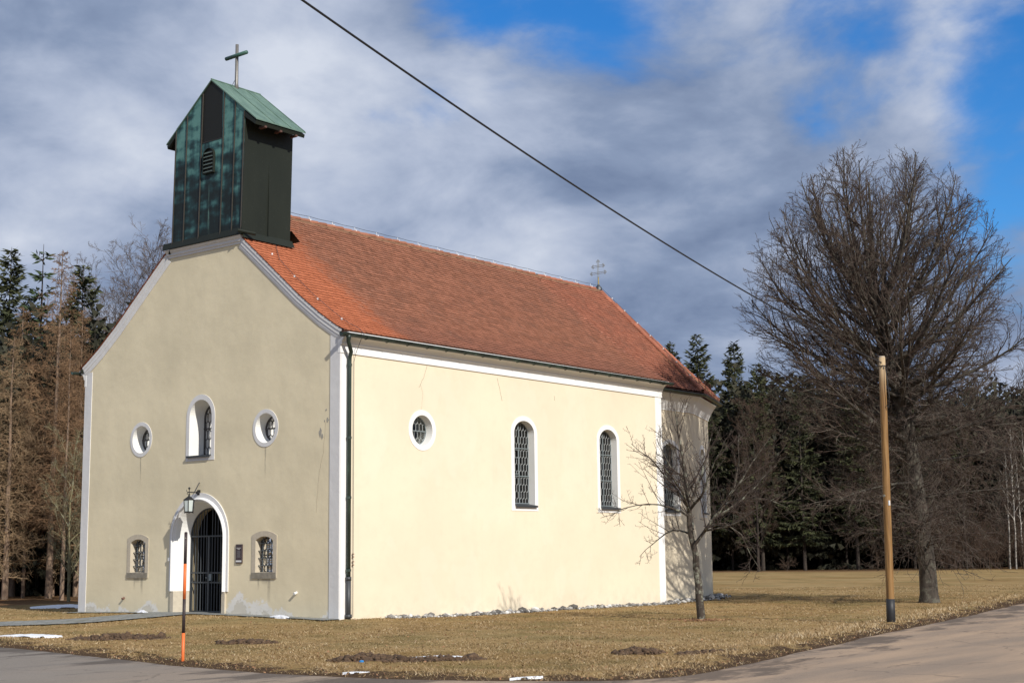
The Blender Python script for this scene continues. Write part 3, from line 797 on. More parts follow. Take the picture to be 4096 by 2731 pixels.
for nm in ('w_a', 'w_b'):
    o, i, g, cy = NW[nm]
    w = window('arched_window', nave_fn, cy, o, i, .24, g, None, bars=(3.74, 4.55, 2.95), mull=cy, sill=(cy-.47, cy+.52, 2.885, .2, .085, M['iron']))
    if nm == 'w_a':
        vb = MB()
        for (u0, u1, v0, v1) in ((cy-.40, cy-.04, 3.80, 4.50),):
            for a, b in (((u0, v0), (u1, v0)), ((u1, v0), (u1, v1)), ((u1, v1), (u0, v1)), ((u0, v1), (u0, v0)), ((u0, 4.27), (u1, 4.27))):
                vb.tube([nave_fn(*a, .19), nave_fn(*b, .19)], .016, 4)
        vb.build('vent_flap', M['iron_light'], w)

# --- corner strips, frieze and cornice
def strips():
    mb = MB()
    mb.prism([(-.012, -.3), (.335, -.3), (.335, 7.02), (.16, 7.0), (-.012, 6.86)], lambda u, v, d: Vector((u, d, v)), -.014, .05)
    mb.prism([(W-.335, -.3), (W+.016, -.3), (W+.016, 6.86), (W-.16, 7.02), (W-.335, 7.08)], lambda u, v, d: Vector((u, d, v)), -.014, .05)
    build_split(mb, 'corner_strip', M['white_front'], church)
    mb = MB()
    mb.box(W-.05, W+.014, .052, .325, -.3, 6.62)
    mb.box(W-.05, W+.014, LN-.36, LN+.012, -.4, 6.62)
    build_split(mb, 'corner_strip', M['white'], church)
    # cornice profile along the nave eaves (offset from the wall, height)
    pr = [(-.05, 6.60), (.035, 6.60), (.035, 6.80), (.085, 6.825), (.085, 6.865), (.105, 6.90), (.15, 6.955), (.22, 7.00), (.31, 7.03), (.33, 7.06), (.33, 7.10), (-.05, 7.10)]
    mb = MB(); mb.prism([(W+a, z) for a, z in pr], lambda u, v, d: Vector((u, d, v)), -.02, LN+.05); mb.build('cornice', M['white'], church)
    mb = MB(); mb.prism([(-a, z) for a, z in pr], lambda u, v, d: Vector((u, d, v)), -.02, LN+.05); mb.build('cornice', M['white'], church)
    # choir cornice, mitred round the corner
    pr2 = [(-.05, 6.42), (.03, 6.42), (.03, 6.46), (.06, 6.52), (.13, 6.68), (.22, 6.84), (.31, 6.95), (.33, 7.0), (-.05, 7.0)]
    path = [Vector((XC+HW, LN)), A0, A1, A2]; nn = []
    for k_ in range(len(path)):
        ns = []
        for a, b in ((k_-1, k_), (k_, k_+1)):
            if a < 0 or b >= len(path): continue
            t = (path[b]-path[a]).normalized(); ns.append(Vector((t.y, -t.x)))
        if len(ns) == 1: nn.append(ns[0])
        else: m_ = (ns[0]+ns[1]).normalized(); nn.append(m_/max(.3, m_.dot(ns[0])))
    mb = MB(); rows = [[(p.x+n.x*a, p.y+n.y*a, z) for a, z in pr2] for p, n in zip(path, nn)]
    k_ = len(pr2); mb.add([q for r in rows for q in r], [(i*k_+j, i*k_+(j+1) % k_, (i+1)*k_+(j+1) % k_, (i+1)*k_+j) for i in range(len(rows)-1) for j in range(k_)])
    mb.build('cornice', M['white'], church)
    return path, nn
CH_PATH, CH_N = strips()

# --- white moulding under the gable verge
def verge():
    mb = MB()
    for s in (1, -1):
        hs = [1.66, 2.2, 2.75, 3.3, 3.92, 4.35, 4.74, 5.05, 5.35, 5.52]
        def row(off, y):
            out = []
            for h in hs:
                z0 = prof_z(h); e = .05; sl_ = (prof_z(min(5.55, h+e))-prof_z(h-e))/(min(5.55, h+e)-(h-e)); n = Vector((-sl_, 1)).normalized()
                out.append(Vector((XC+s*(h-n.x*off), y, z0-n.y*off)))
            return out
        A = [row(-.005, .02), row(-.005, -.062), row(.07, -.062), row(.085, -.046), row(.17, -.046), row(.19, -.03), row(.235, -.03), row(.30, -.014), row(.30, .02)]
        for a, b in zip(A[:-1], A[1:]): mb.strip(a, b)
        mb.add([r[-1] for r in A], [tuple(range(len(A)))]); mb.add([r[0] for r in A], [tuple(range(len(A)))])
    # level top cornice under the turret
    pr = [(.02, 9.98), (-.025, 9.98), (-.025, 10.03), (-.06, 10.05), (-.06, 10.12), (-.09, 10.14), (-.13, 10.20), (.02, 10.20)]
    mb.prism([(y, z) for y, z in pr], lambda a, b, d: Vector((d, a, b)), XC-1.64, XC+1.64)
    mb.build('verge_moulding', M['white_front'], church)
verge()

# --- roof: deck, real overlapping tiles, ridge and hip tiles
ROOF = None
def tiles_mesh(rows, extent, name, parent, wob=1.0):
    """rows: list of (centre point of lower edge fn(y)->Vector, normal fn) ; extent(row)->(y0,y1)"""
def slope_tiles(profile, y0, y1, sgn, keep=None, pitch=.152, wide=.182):
    """beaver-tail tiles on a slope that runs along y; profile = [(h, z)] from ridge to eave"""
    P = np.array(profile); s = np.r_[0, np.cumsum(np.hypot(*np.diff(P, axis=0).T))]
    n = int(s[-1]/pitch); V = []; F4 = []; F3 = []; rnd = []; base = 0
    ny = int(math.ceil((y1-y0)/wide))
    allV = []; allF = []; allR = []
    for i in range(n+1):
        se = s[-1]-i*pitch+.02; st = se-pitch*1.75
        if st < 0: st = 0
        if se < .1: break
        he, ze = np.interp(se, s, P[:, 0]), np.interp(se, s, P[:, 1]); ht, zt = np.interp(st, s, P[:, 0]), np.interp(st, s, P[:, 1])
        d = np.array([he-ht, ze-zt]); ln = np.hypot(*d); d /= ln; nr = np.array([-d[1], d[0]]); 
        yc = y0+(np.arange(ny+1)+(.5 if i % 2 else 0))*wide
        yc = yc[(yc > y0-.01) & (yc < y1+.02)]
        if keep is not None: yc = yc[[keep(he, v) for v in yc]]
        m = len(yc)
        if m == 0: continue
        lift = .042+RNG.normal(0, .0022, m); dl = RNG.normal(0, .0025, m); sk = RNG.normal(0, .004, m)
        hw = wide/2-.003
        # outline: lower edge as a flat arc, 5 points
        us = np.array([-1, -.62, 0, .62, 1])*hw; dv = np.array([-.036, -.010, 0, -.010, -.036])
        pts = []
        for u, v in zip(us, dv):
            a = ln+v+dl; pts.append((yc+u+sk, ht+d[0]*a+nr[0]*lift, zt+d[1]*a+nr[1]*lift))
        top = [(yc-hw, ht+nr[0]*.004+0*yc, zt+nr[1]*.004+0*yc), (yc+hw, ht+nr[0]*.004+0*yc, zt+nr[1]*.004+0*yc)]
        low = [(p[0], p[1]-nr[0]*.030-d[0]*.012, p[2]-nr[1]*.030-d[1]*.012) for p in pts]
        blk = np.stack([np.stack([XC+sgn*q[1], np.maximum(q[0], y0), q[2]], -1) for q in top+pts+low], 1)   # m,12,3
        allV.append(blk.reshape(-1, 3))
        b = base+12*np.arange(m)[:, None]
        quads = np.array([(0, 2, 3, 3), ])
        f = [(0, 2, 3, 4), (0, 4, 5, 1), (1, 5, 6, 6)]
        allF.append(np.concatenate([b+np.array([0, 2, 3, 4]), b+np.array([0, 4, 5, 1])], 0))
        F3.append(b+np.array([1, 5, 6]))
        for q in ((2, 7, 8, 3), (3, 8, 9, 4), (4, 9, 10, 5), (5, 10, 11, 6)): allF.append(b+np.array(q))
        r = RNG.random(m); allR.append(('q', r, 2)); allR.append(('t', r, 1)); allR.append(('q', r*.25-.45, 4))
        base += 12*m
    F = np.concatenate(allF); T = np.concatenate(F3)
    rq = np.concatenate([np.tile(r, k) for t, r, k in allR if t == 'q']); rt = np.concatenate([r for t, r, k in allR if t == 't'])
    # blocks were appended per row in the order (2m quads, then 4m quads): rq follows the same order
    return np.concatenate(allV), F, T, np.r_[rq, rt]

def merge(parts):
    V = []; F = []; T = []; R1 = []; R2 = []; b = 0
    for v, f, t, r in parts:
        V.append(v); F.append(f+b); T.append(t+b); R1.append(r[:len(f)]); R2.append(r[len(f):]); b += len(v)
    return np.concatenate(V), [np.concatenate(F), np.concatenate(T)], np.r_[np.concatenate(R1), np.concatenate(R2)]

NAVE_P = [(0.05, 11.46)]+PROF[1:-1]+[(5.62, 7.135)]
CH_P = [(0.05, 11.46), (1.5, 10.06), (3.0, 8.62), (3.9, 7.78), (4.35, 7.38), (4.62, 7.165)]
APEX = Vector((XC, 19.2, 11.52))
EA = [Vector((p.x+n.x*.42, p.y+n.y*.42, 7.165)) for p, n in zip(CH_PATH, CH_N)]
def roof():
    global ROOF
    def tower_free(h, y): return not (h < 1.72 and y < 1.75)
    y_ch = 19.2
    def left_of_hip(h, y):
        k_ = (h-0)/4.62; return y < 19.2 + (EA[1].y-19.2)*k_ + .05
    parts = [slope_tiles(NAVE_P, -.074, LN+.22, 1, tower_free), slope_tiles(NAVE_P, -.09, LN+.22, -1, tower_free),
             slope_tiles(CH_P, LN+.26, 20.2, 1, left_of_hip), slope_tiles(CH_P, LN+.26, 20.2, -1, left_of_hip)]
    V, F, R = merge(parts)
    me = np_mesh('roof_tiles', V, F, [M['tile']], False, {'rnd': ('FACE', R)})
    ROOF = link('roof', me, church)
    # deck under the tiles
    mb = MB()
    for s in (1, -1):
        A = [Vector((XC+s*h, -.055, z-.012)) for h, z in NAVE_P]; B = [Vector((XC+s*h, LN+.20, z-.012)) for h, z in NAVE_P]; mb.strip(A, B)
        A2_ = [Vector((XC+s*h, -.055, z-.085)) for h, z in NAVE_P]; B2 = [Vector((XC+s*h, LN+.20, z-.085)) for h, z in NAVE_P]; mb.strip(A2_, B2)
        mb.strip(A[1:], A2_[1:]); mb.strip(B, B2)
        A = [Vector((XC+s*h, LN+.2, z-.012)) for h, z in CH_P]; B = [Vector((XC+s*h, 19.2+(EA[1].y-19.2)*h/4.62, z-.012)) for h, z in CH_P]; mb.strip(A, B)
    mb.build('roof_deck', M['deck'], ROOF, fix=False)
    # hipped end: triangular facets with stepped courses
    facets = [(EA[1], EA[2]), (EA[2], Vector((2*XC-EA[2].x, EA[2].y, 7.165))), (Vector((2*XC-EA[2].x, EA[2].y, 7.165)), Vector((2*XC-EA[1].x, EA[1].y, 7.165)))]
    mb = MB(); nrow = 38
    for p, q in facets:
        p = Vector((p.x, p.y, p.z)); q = Vector((q.x, q.y, q.z)); n = (q-p).cross(APEX-p).normalized()
        if n.z < 0: n = -n
        for i in range(nrow):
            t0, t1 = i/nrow, min(1, (i+1.1)/nrow)
            a, b = p.lerp(APEX, t0)+n*.03, q.lerp(APEX, t0)+n*.03; c, d = q.lerp(APEX, t1), p.lerp(APEX, t1)
            mb.add([a, b, c, d], [(0, 1, 2, 3)]); mb.add([a, b, b-n*.03, a-n*.03], [(0, 1, 2, 3)])
    o_ = mb.build('hip_facet', M['tile'], ROOF, fix=False)
    a = o_.data.attributes.new('rnd', 'FLOAT', 'FACE'); a.data.foreach_set('value', RNG.random(len(o_.data.polygons)).astype(np.float32))
    # ridge and hip tiles: overlapping half-round shells
    def shells(p, q, step, r, up=.0):
        mbs = MB(); d = (q-p); L_ = d.length; d.normalize(); k_ = int(L_/step); out = []
        side = d.cross(Vector((0, 0, 1))).normalized(); upv = side.cross(d).normalized()
        for i in range(k_):
            a = p+d*(i*step); b = p+d*((i+1.12)*step); r0, r1 = r*.93, r*1.08; j = random.uniform(-.008, .008)
            A = [a+side*r0*math.cos(t)+upv*(r0*.75*math.sin(t)+j) for t in np.linspace(-.15, math.pi+.15, 9)]
            B = [b+side*r1*math.cos(t)+upv*(r1*.75*math.sin(t)+j+.012) for t in np.linspace(-.15, math.pi+.15, 9)]
            mbs.strip(A, B)
            Bi = [b+side*r1*.8*math.cos(t)+upv*(r1*.75*.8*math.sin(t)+j+.012) for t in np.linspace(-.15, math.pi+.15, 9)]
            mbs.strip(B, Bi)
        return mbs
    def ridge(p, q, name):
        s_ = shells(p, q, .36, .115); o2 = s_.build(name, M['tile'], ROOF, fix=False)
        a = o2.data.attributes.new('rnd', 'FLOAT', 'FACE'); nf = len(o2.data.polygons); a.data.foreach_set('value', np.repeat(RNG.random(nf//16+1), 16)[:nf].astype(np.float32))
        # mortar bed
        d = (q-p).normalized(); side = d.cross(Vector((0, 0, 1))).normalized(); m2 = MB()
        for s in (1, -1):
            n_ = int((q-p).length/.12); A = []; B = []
            for i in range(n_+1):
                c = p+(q-p)*(i/n_); w_ = .135+random.uniform(-.02, .02); A.append(c+side*s*.10+Vector((0, 0, .02))); B.append(c+side*s*w_+Vector((0, 0, -.075+random.uniform(-.03, .015))))
            m2.strip(A, B)
        m2.build('ridge_mortar', M['mortar'], ROOF, fix=False)
    ridge(Vector((XC, 1.7, 11.50)), Vector((XC, LN+.3, 11.50)), 'ridge_tiles')
    ridge(Vector((XC, LN+.3, 11.49)), Vector((XC, 19.15, 11.49)), 'ridge_tiles')
    for e in (EA[1], EA[2]):
        ridge(Vector((e.x, e.y, e.z+.05)), APEX+Vector((0, 0, -.02)), 'hip_tiles')
    # lightning conductor on white holders
    w_ = MB(); hl = MB(); pts = []
    for i, y in enumerate(np.arange(2.0, 19.2, .98)):
        z = 11.64; pts.append((XC, y, z+.05)); pts.append((XC, y+.49, z+.035))
        hl.box(XC+.05, XC+.085, y-.02, y+.02, 11.54, 11.60); hl.tube([(XC+.03, y, 11.56), (XC, y, z+.05)], .008, 5)
    for k_ in np.linspace(0, 1, 9):
        p = APEX.lerp(EA[1], k_); pts.append((p.x+.02, p.y, p.z+.17))
        if 0 < k_ < 1: hl.box(p.x+.05, p.x+.085, p.y-.02, p.y+.02, p.z+.10, p.z+.15)
    w_.tube(pts, .007, 5)
    vp = []
    for h in np.linspace(1.85, 5.6, 12):
        z = prof_z(min(h, 5.55)); y = .45+.55*math.exp(-((h-1.8)/.5)**2); vp.append((XC+h, y, z+.10))
    for h in (2.3, 3.2, 4.1, 5.0):
        z = prof_z(h); hl.box(XC+h-.018, XC+h+.018, .43, .465, z+.05, z+.10)
    vp += [(W+.46, .40, 7.08), (W+.40, .36, 6.95), (W+.13, .44, 6.62), (W+.05, .45, 6.4), (W+.05, .45, 0.0)]
    w_.tube(vp, .007, 5)
    w_.build('lightning_wire', M['iron'], ROOF); build_split(hl, 'wire_holder', M['porcelain'], ROOF)
    # snow guards over the choir eaves
    for (p0, p1) in (((Vector((XC+4.25, 16.9, 7.50)), Vector((XC+4.25, 18.7, 7.50)))), ((EA[1]+Vector((-.42, .45, .42)), EA[2]+Vector((-.02, -.55, .40))))):
        g_ = MB(); d = (p1-p0); n_ = 10
        for k_ in range(n_+1):
            c = p0+d*(k_/n_); g_.tube([c, c+Vector((0, 0, .24))], .006, 4)
        for zz in (.02, .09, .16, .23): g_.tube([p0+Vector((0, 0, zz)), p1+Vector((0, 0, zz))], .008, 4)
        for k_ in (0, .5, 1): c = p0+d*k_; g_.tube([c+Vector((.05, 0, -.10)), c+Vector((0, 0, .24)), c+Vector((-.18, 0, .18))], .012, 4)
        g_.build('snow_guard', M['deck'], ROOF)
roof()

# --- gutters and downpipe
def gutter(path, name, r=.075, brackets=True):
    mb = MB(); pts = [Vector(p) for p in path]; rows = []; inner = []
    for i, p in enumerate(pts):
        t = (pts[min(i+1, len(pts)-1)]-pts[max(i-1, 0)]).normalized(); side = Vector((t.y, -t.x, 0)).normalized()
        rows.append([p+side*r*math.cos(a)+Vector((0, 0, r*math.sin(a))) for a in np.linspace(math.pi, 2*math.pi, 10)])
        inner.append([p+side*r*.9*math.cos(a)+Vector((0, 0, r*.9*math.sin(a))) for a in np.linspace(math.pi, 2*math.pi, 10)])
    for a, b in zip(rows[:-1], rows[1:]): mb.strip(a, b)
    for a, b in zip(inner[:-1], inner[1:]): mb.strip(a, b)
    mb.add(rows[0], [tuple(range(10))]); mb.add(rows[-1], [tuple(range(10))])
    mb.tube([r_[-1]+Vector((0, 0, .004)) for r_ in rows], .013, 6); mb.tube([r_[0]+Vector((0, 0, .004)) for r_ in rows], .008, 4)
    g = mb.build(name, M['copper_pipe'], church, fix=False)
    if brackets:
        bm_ = MB(); L_ = (pts[-1]-pts[0]).length; n_ = int(L_/.78); t = (pts[-1]-pts[0]).normalized(); side = Vector((t.y, -t.x, 0))
        for k_ in range(n_+1):
            c = pts[0]+t*(.1+k_*.78)
            if (c-pts[0]).length > L_: break
            bm_.tube([c+side*(r+.008)*math.cos(a)+Vector((0, 0, (r+.008)*math.sin(a))) for a in np.linspace(math.pi*.95, 2.03*math.pi, 9)], .011, 4)
        build_split(bm_, 'bracket', M['copper_pipe'], g)
    return g
XG = XC+5.72
gt = gutter([(XG, -.27, 7.05), (XG, 5, 7.055), (XG, 10, 7.06), (XG, LN+.25, 7.065)], 'gutter')
gutter([(2*XC-XG, LN, 7.06), (2*XC-XG, 5, 7.05), (2*XC-XG, -.27, 7.05)], 'gutter')
gutter([tuple(Vector((e.x, e.y, 0))+Vector((n.x*.08, n.y*.08, 7.06))) for e, n in zip(EA[:3], CH_N[:3])]+[(EA[3].x, EA[3].y, 7.06)], 'gutter', brackets=True)
# eaves board between gutter and tiles
mb = MB(); mb.box(XC+5.50, XC+5.535, -.10, LN+.18, 7.0, 7.125); mb.box(XC-5.535, XC-5.50, -.10, LN+.18, 7.0, 7.125); build_split(mb, 'eaves_board', M['copper_side'], church)
def downpipe():
    x = W+.085; y = .255
    mb = MB(); mb.tube([(XG, -.02, 7.02), (XG-.01, .0, 6.94), (XG-.05, .03, 6.86), (W+.20, .20, 6.62), (W+.10, .25, 6.50), (x, y, 6.40), (x, y, .95)], [.075, .058, .052, .052, .052, .055, .055], 14)
    p = mb.build('downpipe', M['copper_pipe'], church, True)
    mb = MB(); mb.tube([(x, y, .98), (x, y, -.25)], .064, 14); mb.tube([(x, y, -.02), (x, y, .07)], .085, 14); mb.tube([(x, y, .90), (x, y, .99)], .072, 14); mb.build('standpipe', M['iron'], p, True)
    mb = MB()
    for z in (6.3, 4.45, 2.95, 1.15): mb.tube([(x, y, z-.03), (x, y, z+.03)], .066, 14); mb.tube([(W-.02, y+.04, z), (x, y+.07, z)], .012, 5)
    mb.build('pipe_clamp', M['copper_pipe'], p)
    mb = MB()
    for z in (1.55, 1.48, 1.36, 1.28): mb.box(W+.03, W+.07, .43, .47, z-.012, z+.012)
    build_split(mb, 'earth_clamp', M['rust'], p)
downpipe()

# --- copper bell turret
TB, TT = (4.09, 7.09), (4.17, 7.17)
def tx(u, z):
    """turret leans very slightly: sideways shift with height"""
    return u + .08*(z-10.4)/3.3
def turret():
    yf, yb = -.115, 1.655; cx = 5.59
    ap = (5.72, 14.86); zr = 13.74; zl = 13.74
    front = [(TB[0], 10.25), (TB[1], 10.25), (tx(7.09, zr), zr), ap, (tx(4.09, zl), zl)]
    mb = MB(); n = len(front)
    mb.add([(u, yf, v) for u, v in front], [tuple(range(n))])
    t = mb.build('turret', M['copper_front'], church)
    mb = MB()
    mb.add([(u, yb, v) for u, v in front], [tuple(range(n))])
    for a, b in ((1, 2), (4, 0)):
        (u0, v0), (u1, v1) = front[a], front[b]
        mb.add([(u0, yf, v0), (u1, yf, v1), (u1, yb, v1), (u0, yb, v0)], [(0, 1, 2, 3)])
    mb.build('turret_wall', M['copper_side'], t)
    # standing seams
    mb = MB()
    for u in (4.115, 4.60, 5.265, 6.20, 6.68, 7.065):
        zt = min(14.86-abs(tx(u, 14)-5.72)*.775, 14.8)-.04
        if abs(u-4.115) < .01 or abs(u-7.065) < .01: zt = 13.66
        mb.add([(tx(u, 10.3)-.012, yf, 10.3), (tx(u, 10.3)+.012, yf, 10.3), (tx(u, zt)+.012, yf, zt), (tx(u, zt)-.012, yf, zt),
                (tx(u, 10.3)-.008, yf-.032, 10.3), (tx(u, 10.3)+.008, yf-.032, 10.3), (tx(u, zt)+.008, yf-.032, zt), (tx(u, zt)-.008, yf-.032, zt)],
               [(0, 1, 2, 3), (4, 5, 6, 7), (0, 4, 7, 3), (1, 5, 6, 2), (0, 1, 5, 4), (3, 2, 6, 7)])
    mb.box(5.28, 6.25, yf-.012, yf+.01, 13.075, 13.095)
    build_split(mb, 'seam', plain('seam copper', (.035, .03, .024), .5, .1, .3, 9), t)
    mb = MB(); mb.box(tx(7.09, 12)-.012, tx(7.09, 12)+.012, .80, .825, 10.3, 13.6); 
    mb.build('seam', M['copper_side'], t)
    # louvre
    u0, u1, v0, vs, va = 5.49, 5.905, 12.16, 12.66, 12.86
    uc = (u0+u1)/2; o = [(u0, v0), (u1, v0)]+arc(uc, vs, (u1-u0)/2, va-vs, 0, 180, 14)
    lm = MB(); lm.prism(o, lambda u, v, d: Vector((u, d, v)), yf-.012, yf+.002); lv = lm.build('louvre', M['wire'], t)
    lm = MB(); ring_o = [(uc+(u-uc)*1.10, (v-v0)*1.04+v0-.015) for u, v in o]
    A = [Vector((u, yf-.075, v)) for u, v in ring_o]; B = [Vector((u, yf-.075, v)) for u, v in o]; Cc = [Vector((u, yf, v)) for u, v in ring_o]; D = [Vector((u, yf, v)) for u, v in o]
    lm.strip(A, B, True); lm.strip(A, Cc, True); lm.strip(B, D, True); lm.build('louvre_frame', M['copper_side'], t)
    lm = MB()
    for i in range(6):
        z = v0+.04+i*.108; w_ = (u1-u0)/2*(1 if z < vs else math.sqrt(max(.05, 1-((z-vs)/(va-vs))**2)))
        lm.prism([(yf-.085, z-.025), (yf-.075, z-.03), (yf-.005, z+.05), (yf-.012, z+.058)], lambda a, b, d: Vector((d, a, b)), uc-w_+.01, uc+w_-.01)
    build_split(lm, 'slat', plain('slat copper', (.10, .13, .12), .45, .2, .2, 12), t)
    # roof
    rf = MB(); eL, eR = (3.77, 13.36), (7.66, 13.36); y0, y1 = yf-.035, yb+.035
    for e in (eR, eL):
        s = 1 if e is eR else -1
        d = Vector((e[0]-ap[0], e[1]-ap[1])).normalized(); nrm = Vector((-d.y*s, d.x*s)) if s > 0 else Vector((d.y, -d.x))
        th = .035
        a0 = Vector((ap[0], ap[1]+.02)); e0 = Vector(e)
        rf.add([(a0.x, y0, a0.y), (e0.x, y0, e0.y), (e0.x, y1, e0.y), (a0.x, y1, a0.y), (a0.x, y0, a0.y-th), (e0.x-.0*s, y0, e0.y-th), (e0.x, y1, e0.y-th), (a0.x, y1, a0.y-th)],
               [(0, 1, 2, 3), (4, 5, 6, 7), (0, 1, 5, 4), (2, 3, 7, 6), (1, 2, 6, 5)])
        # standing seams down the slope
        for f in (.36, .70, .985):
            yy = y0+(y1-y0)*f; P0 = Vector((a0.x, yy, a0.y+.012)); P1 = Vector((e0.x, yy, e0.y+.012)); rf.tube([P0, P1], .011, 4)
    rf.tube([(ap[0], y0, ap[1]+.03), (ap[0], y1, ap[1]+.03)], .022, 6)
    r = rf.build('turret_roof', M['copper_roof'], t)
    ev = MB()
    for s, e in ((1, eR), (-1, eL)):
        wx = tx(7.09, 13.5) if s > 0 else tx(4.09, 13.5)
        zi = 13.335+abs(e[0]-wx)*.775-.045
        tri = [(wx, zi), (e[0]-s*.02, 13.335-.045), (e[0]-s*.05, 13.20), (wx, 13.20+.30)]
        ev.prism(tri, lambda u, v, d: Vector((u, d, v)), y0+.015, y1-.02)
    build_split(ev, 'eaves_box', M['copper_side'], t)
    rl = MB()
    for y in (.22, .78, 1.36): rl.box(7.40, 7.64, y-.04, y+.04, 13.17, 13.225)
    build_split(rl, 'rafter_end', plain('weathered rafter', (.09, .045, .035), .8), t)
    # flashing at the foot
    fl = MB(); fl.prism([(-.165, 10.205), (-.165, 10.235), (yf-.012, 10.40), (yf-.012, 10.21)], lambda a, b, d: Vector((d, a, b)), XC-1.68, XC+1.72)
    fl.add([(7.10, -.12, 10.30), (7.105, 1.72, 10.30), (7.20, 1.74, 10.09), (7.20, -.13, 10.10)], [(0, 1, 2, 3)])
    fl.add([(4.08, -.12, 10.42), (4.07, 1.75, 10.42), (3.96, 1.76, 10.06), (3.96, -.14, 10.08)], [(0, 1, 2, 3)])
    fl.add([(7.10, 1.70, 10.6), (4.08, 1.70, 10.6), (4.0, 1.95, 10.3), (7.2, 1.95, 10.3)], [(0, 1, 2, 3)])
    fl.tube([(7.05, -.20, 10.30), (7.40, .12, 10.20)], .05, 8)
    fl.build('flashing', M['copper_side'], t)
    # cross
    cm = plain('cross metal', (.20, .19, .175), .45, .4, .25, 14); cg = plain('cross patina', (.055, .13, .105), .5, .1, .3, 14)
    cb_ = MB(); px, py = 5.74, .76; cb_.tube([(px, py, 14.72), (px, py, 14.98), (px, py, 16.15)], [.085, .052, .047], 12); c_ = cb_.build('cross', cm, church, True)
    cb_ = MB(); cb_.tube([(px-.44, py-.03, 15.81), (px+.46, py-.03, 15.81)], .056, 12); cb_.build('crossbar', cg, c_, True)
    cb_ = MB(); cb_.tube([(px-.22, py, 14.86), (px-.16, py, 15.0), (px-.05, py, 15.12)], .008, 5); cb_.build('earth_wire', M['zinc'], c_)
turret()

# --- patriarchal cross on the ridge end
def ridge_cross():
    mb = MB(); x, y, z = XC, 19.2, 11.58; g = .030
    def rod(a, b): mb.tube([a, b], .009, 6)
    zt = z+1.10
    for s in (-1, 1): rod((x+s*g, y, z+.42), (x+s*g, y, zt-.07))
    def trefoil(cx, cz, dx, dz):
        for a in (-1, 0, 1):
            c = (cx+dx*.045+(-dz)*a*.045 - abs(a)*dx*.045, cz+dz*.045+dx*a*.045 - abs(a)*dz*.045)
            mb.tube([(c[0]+.030*math.cos(t), y, c[1]+.030*math.sin(t)) for t in np.linspace(0, 2*math.pi, 9)], .009, 5, False)
    trefoil(x, zt-.05, 0, 1)
    for hz, hw in ((z+.60, .31), (z+.87, .235)):
        for s in (-1, 1):
            rod((x-hw, y, hz+s*g), (x+hw, y, hz+s*g))
        trefoil(x-hw, hz, -1, 0); trefoil(x+hw, hz, 1, 0)
    c = mb.build('ridge_cross', M['zinc'], church)
    mb = MB(); mb.tube([(x, y, z+.14), (x, y, z+.44)], [.032, .022], 8); mb.lathe([(.02, .12), (.06, .08), (.03, .16)], (x, y, z), 10); mb.build('shaft', M['gold'], c)
    mb = MB(); mb.tube([(x, y, z-.08), (x, y, z+.04), (x, y, z+.10), (x, y, z+.16)], [.15, .12, .06, .035], 10); mb.build('foot', M['iron'], c)
ridge_cross()

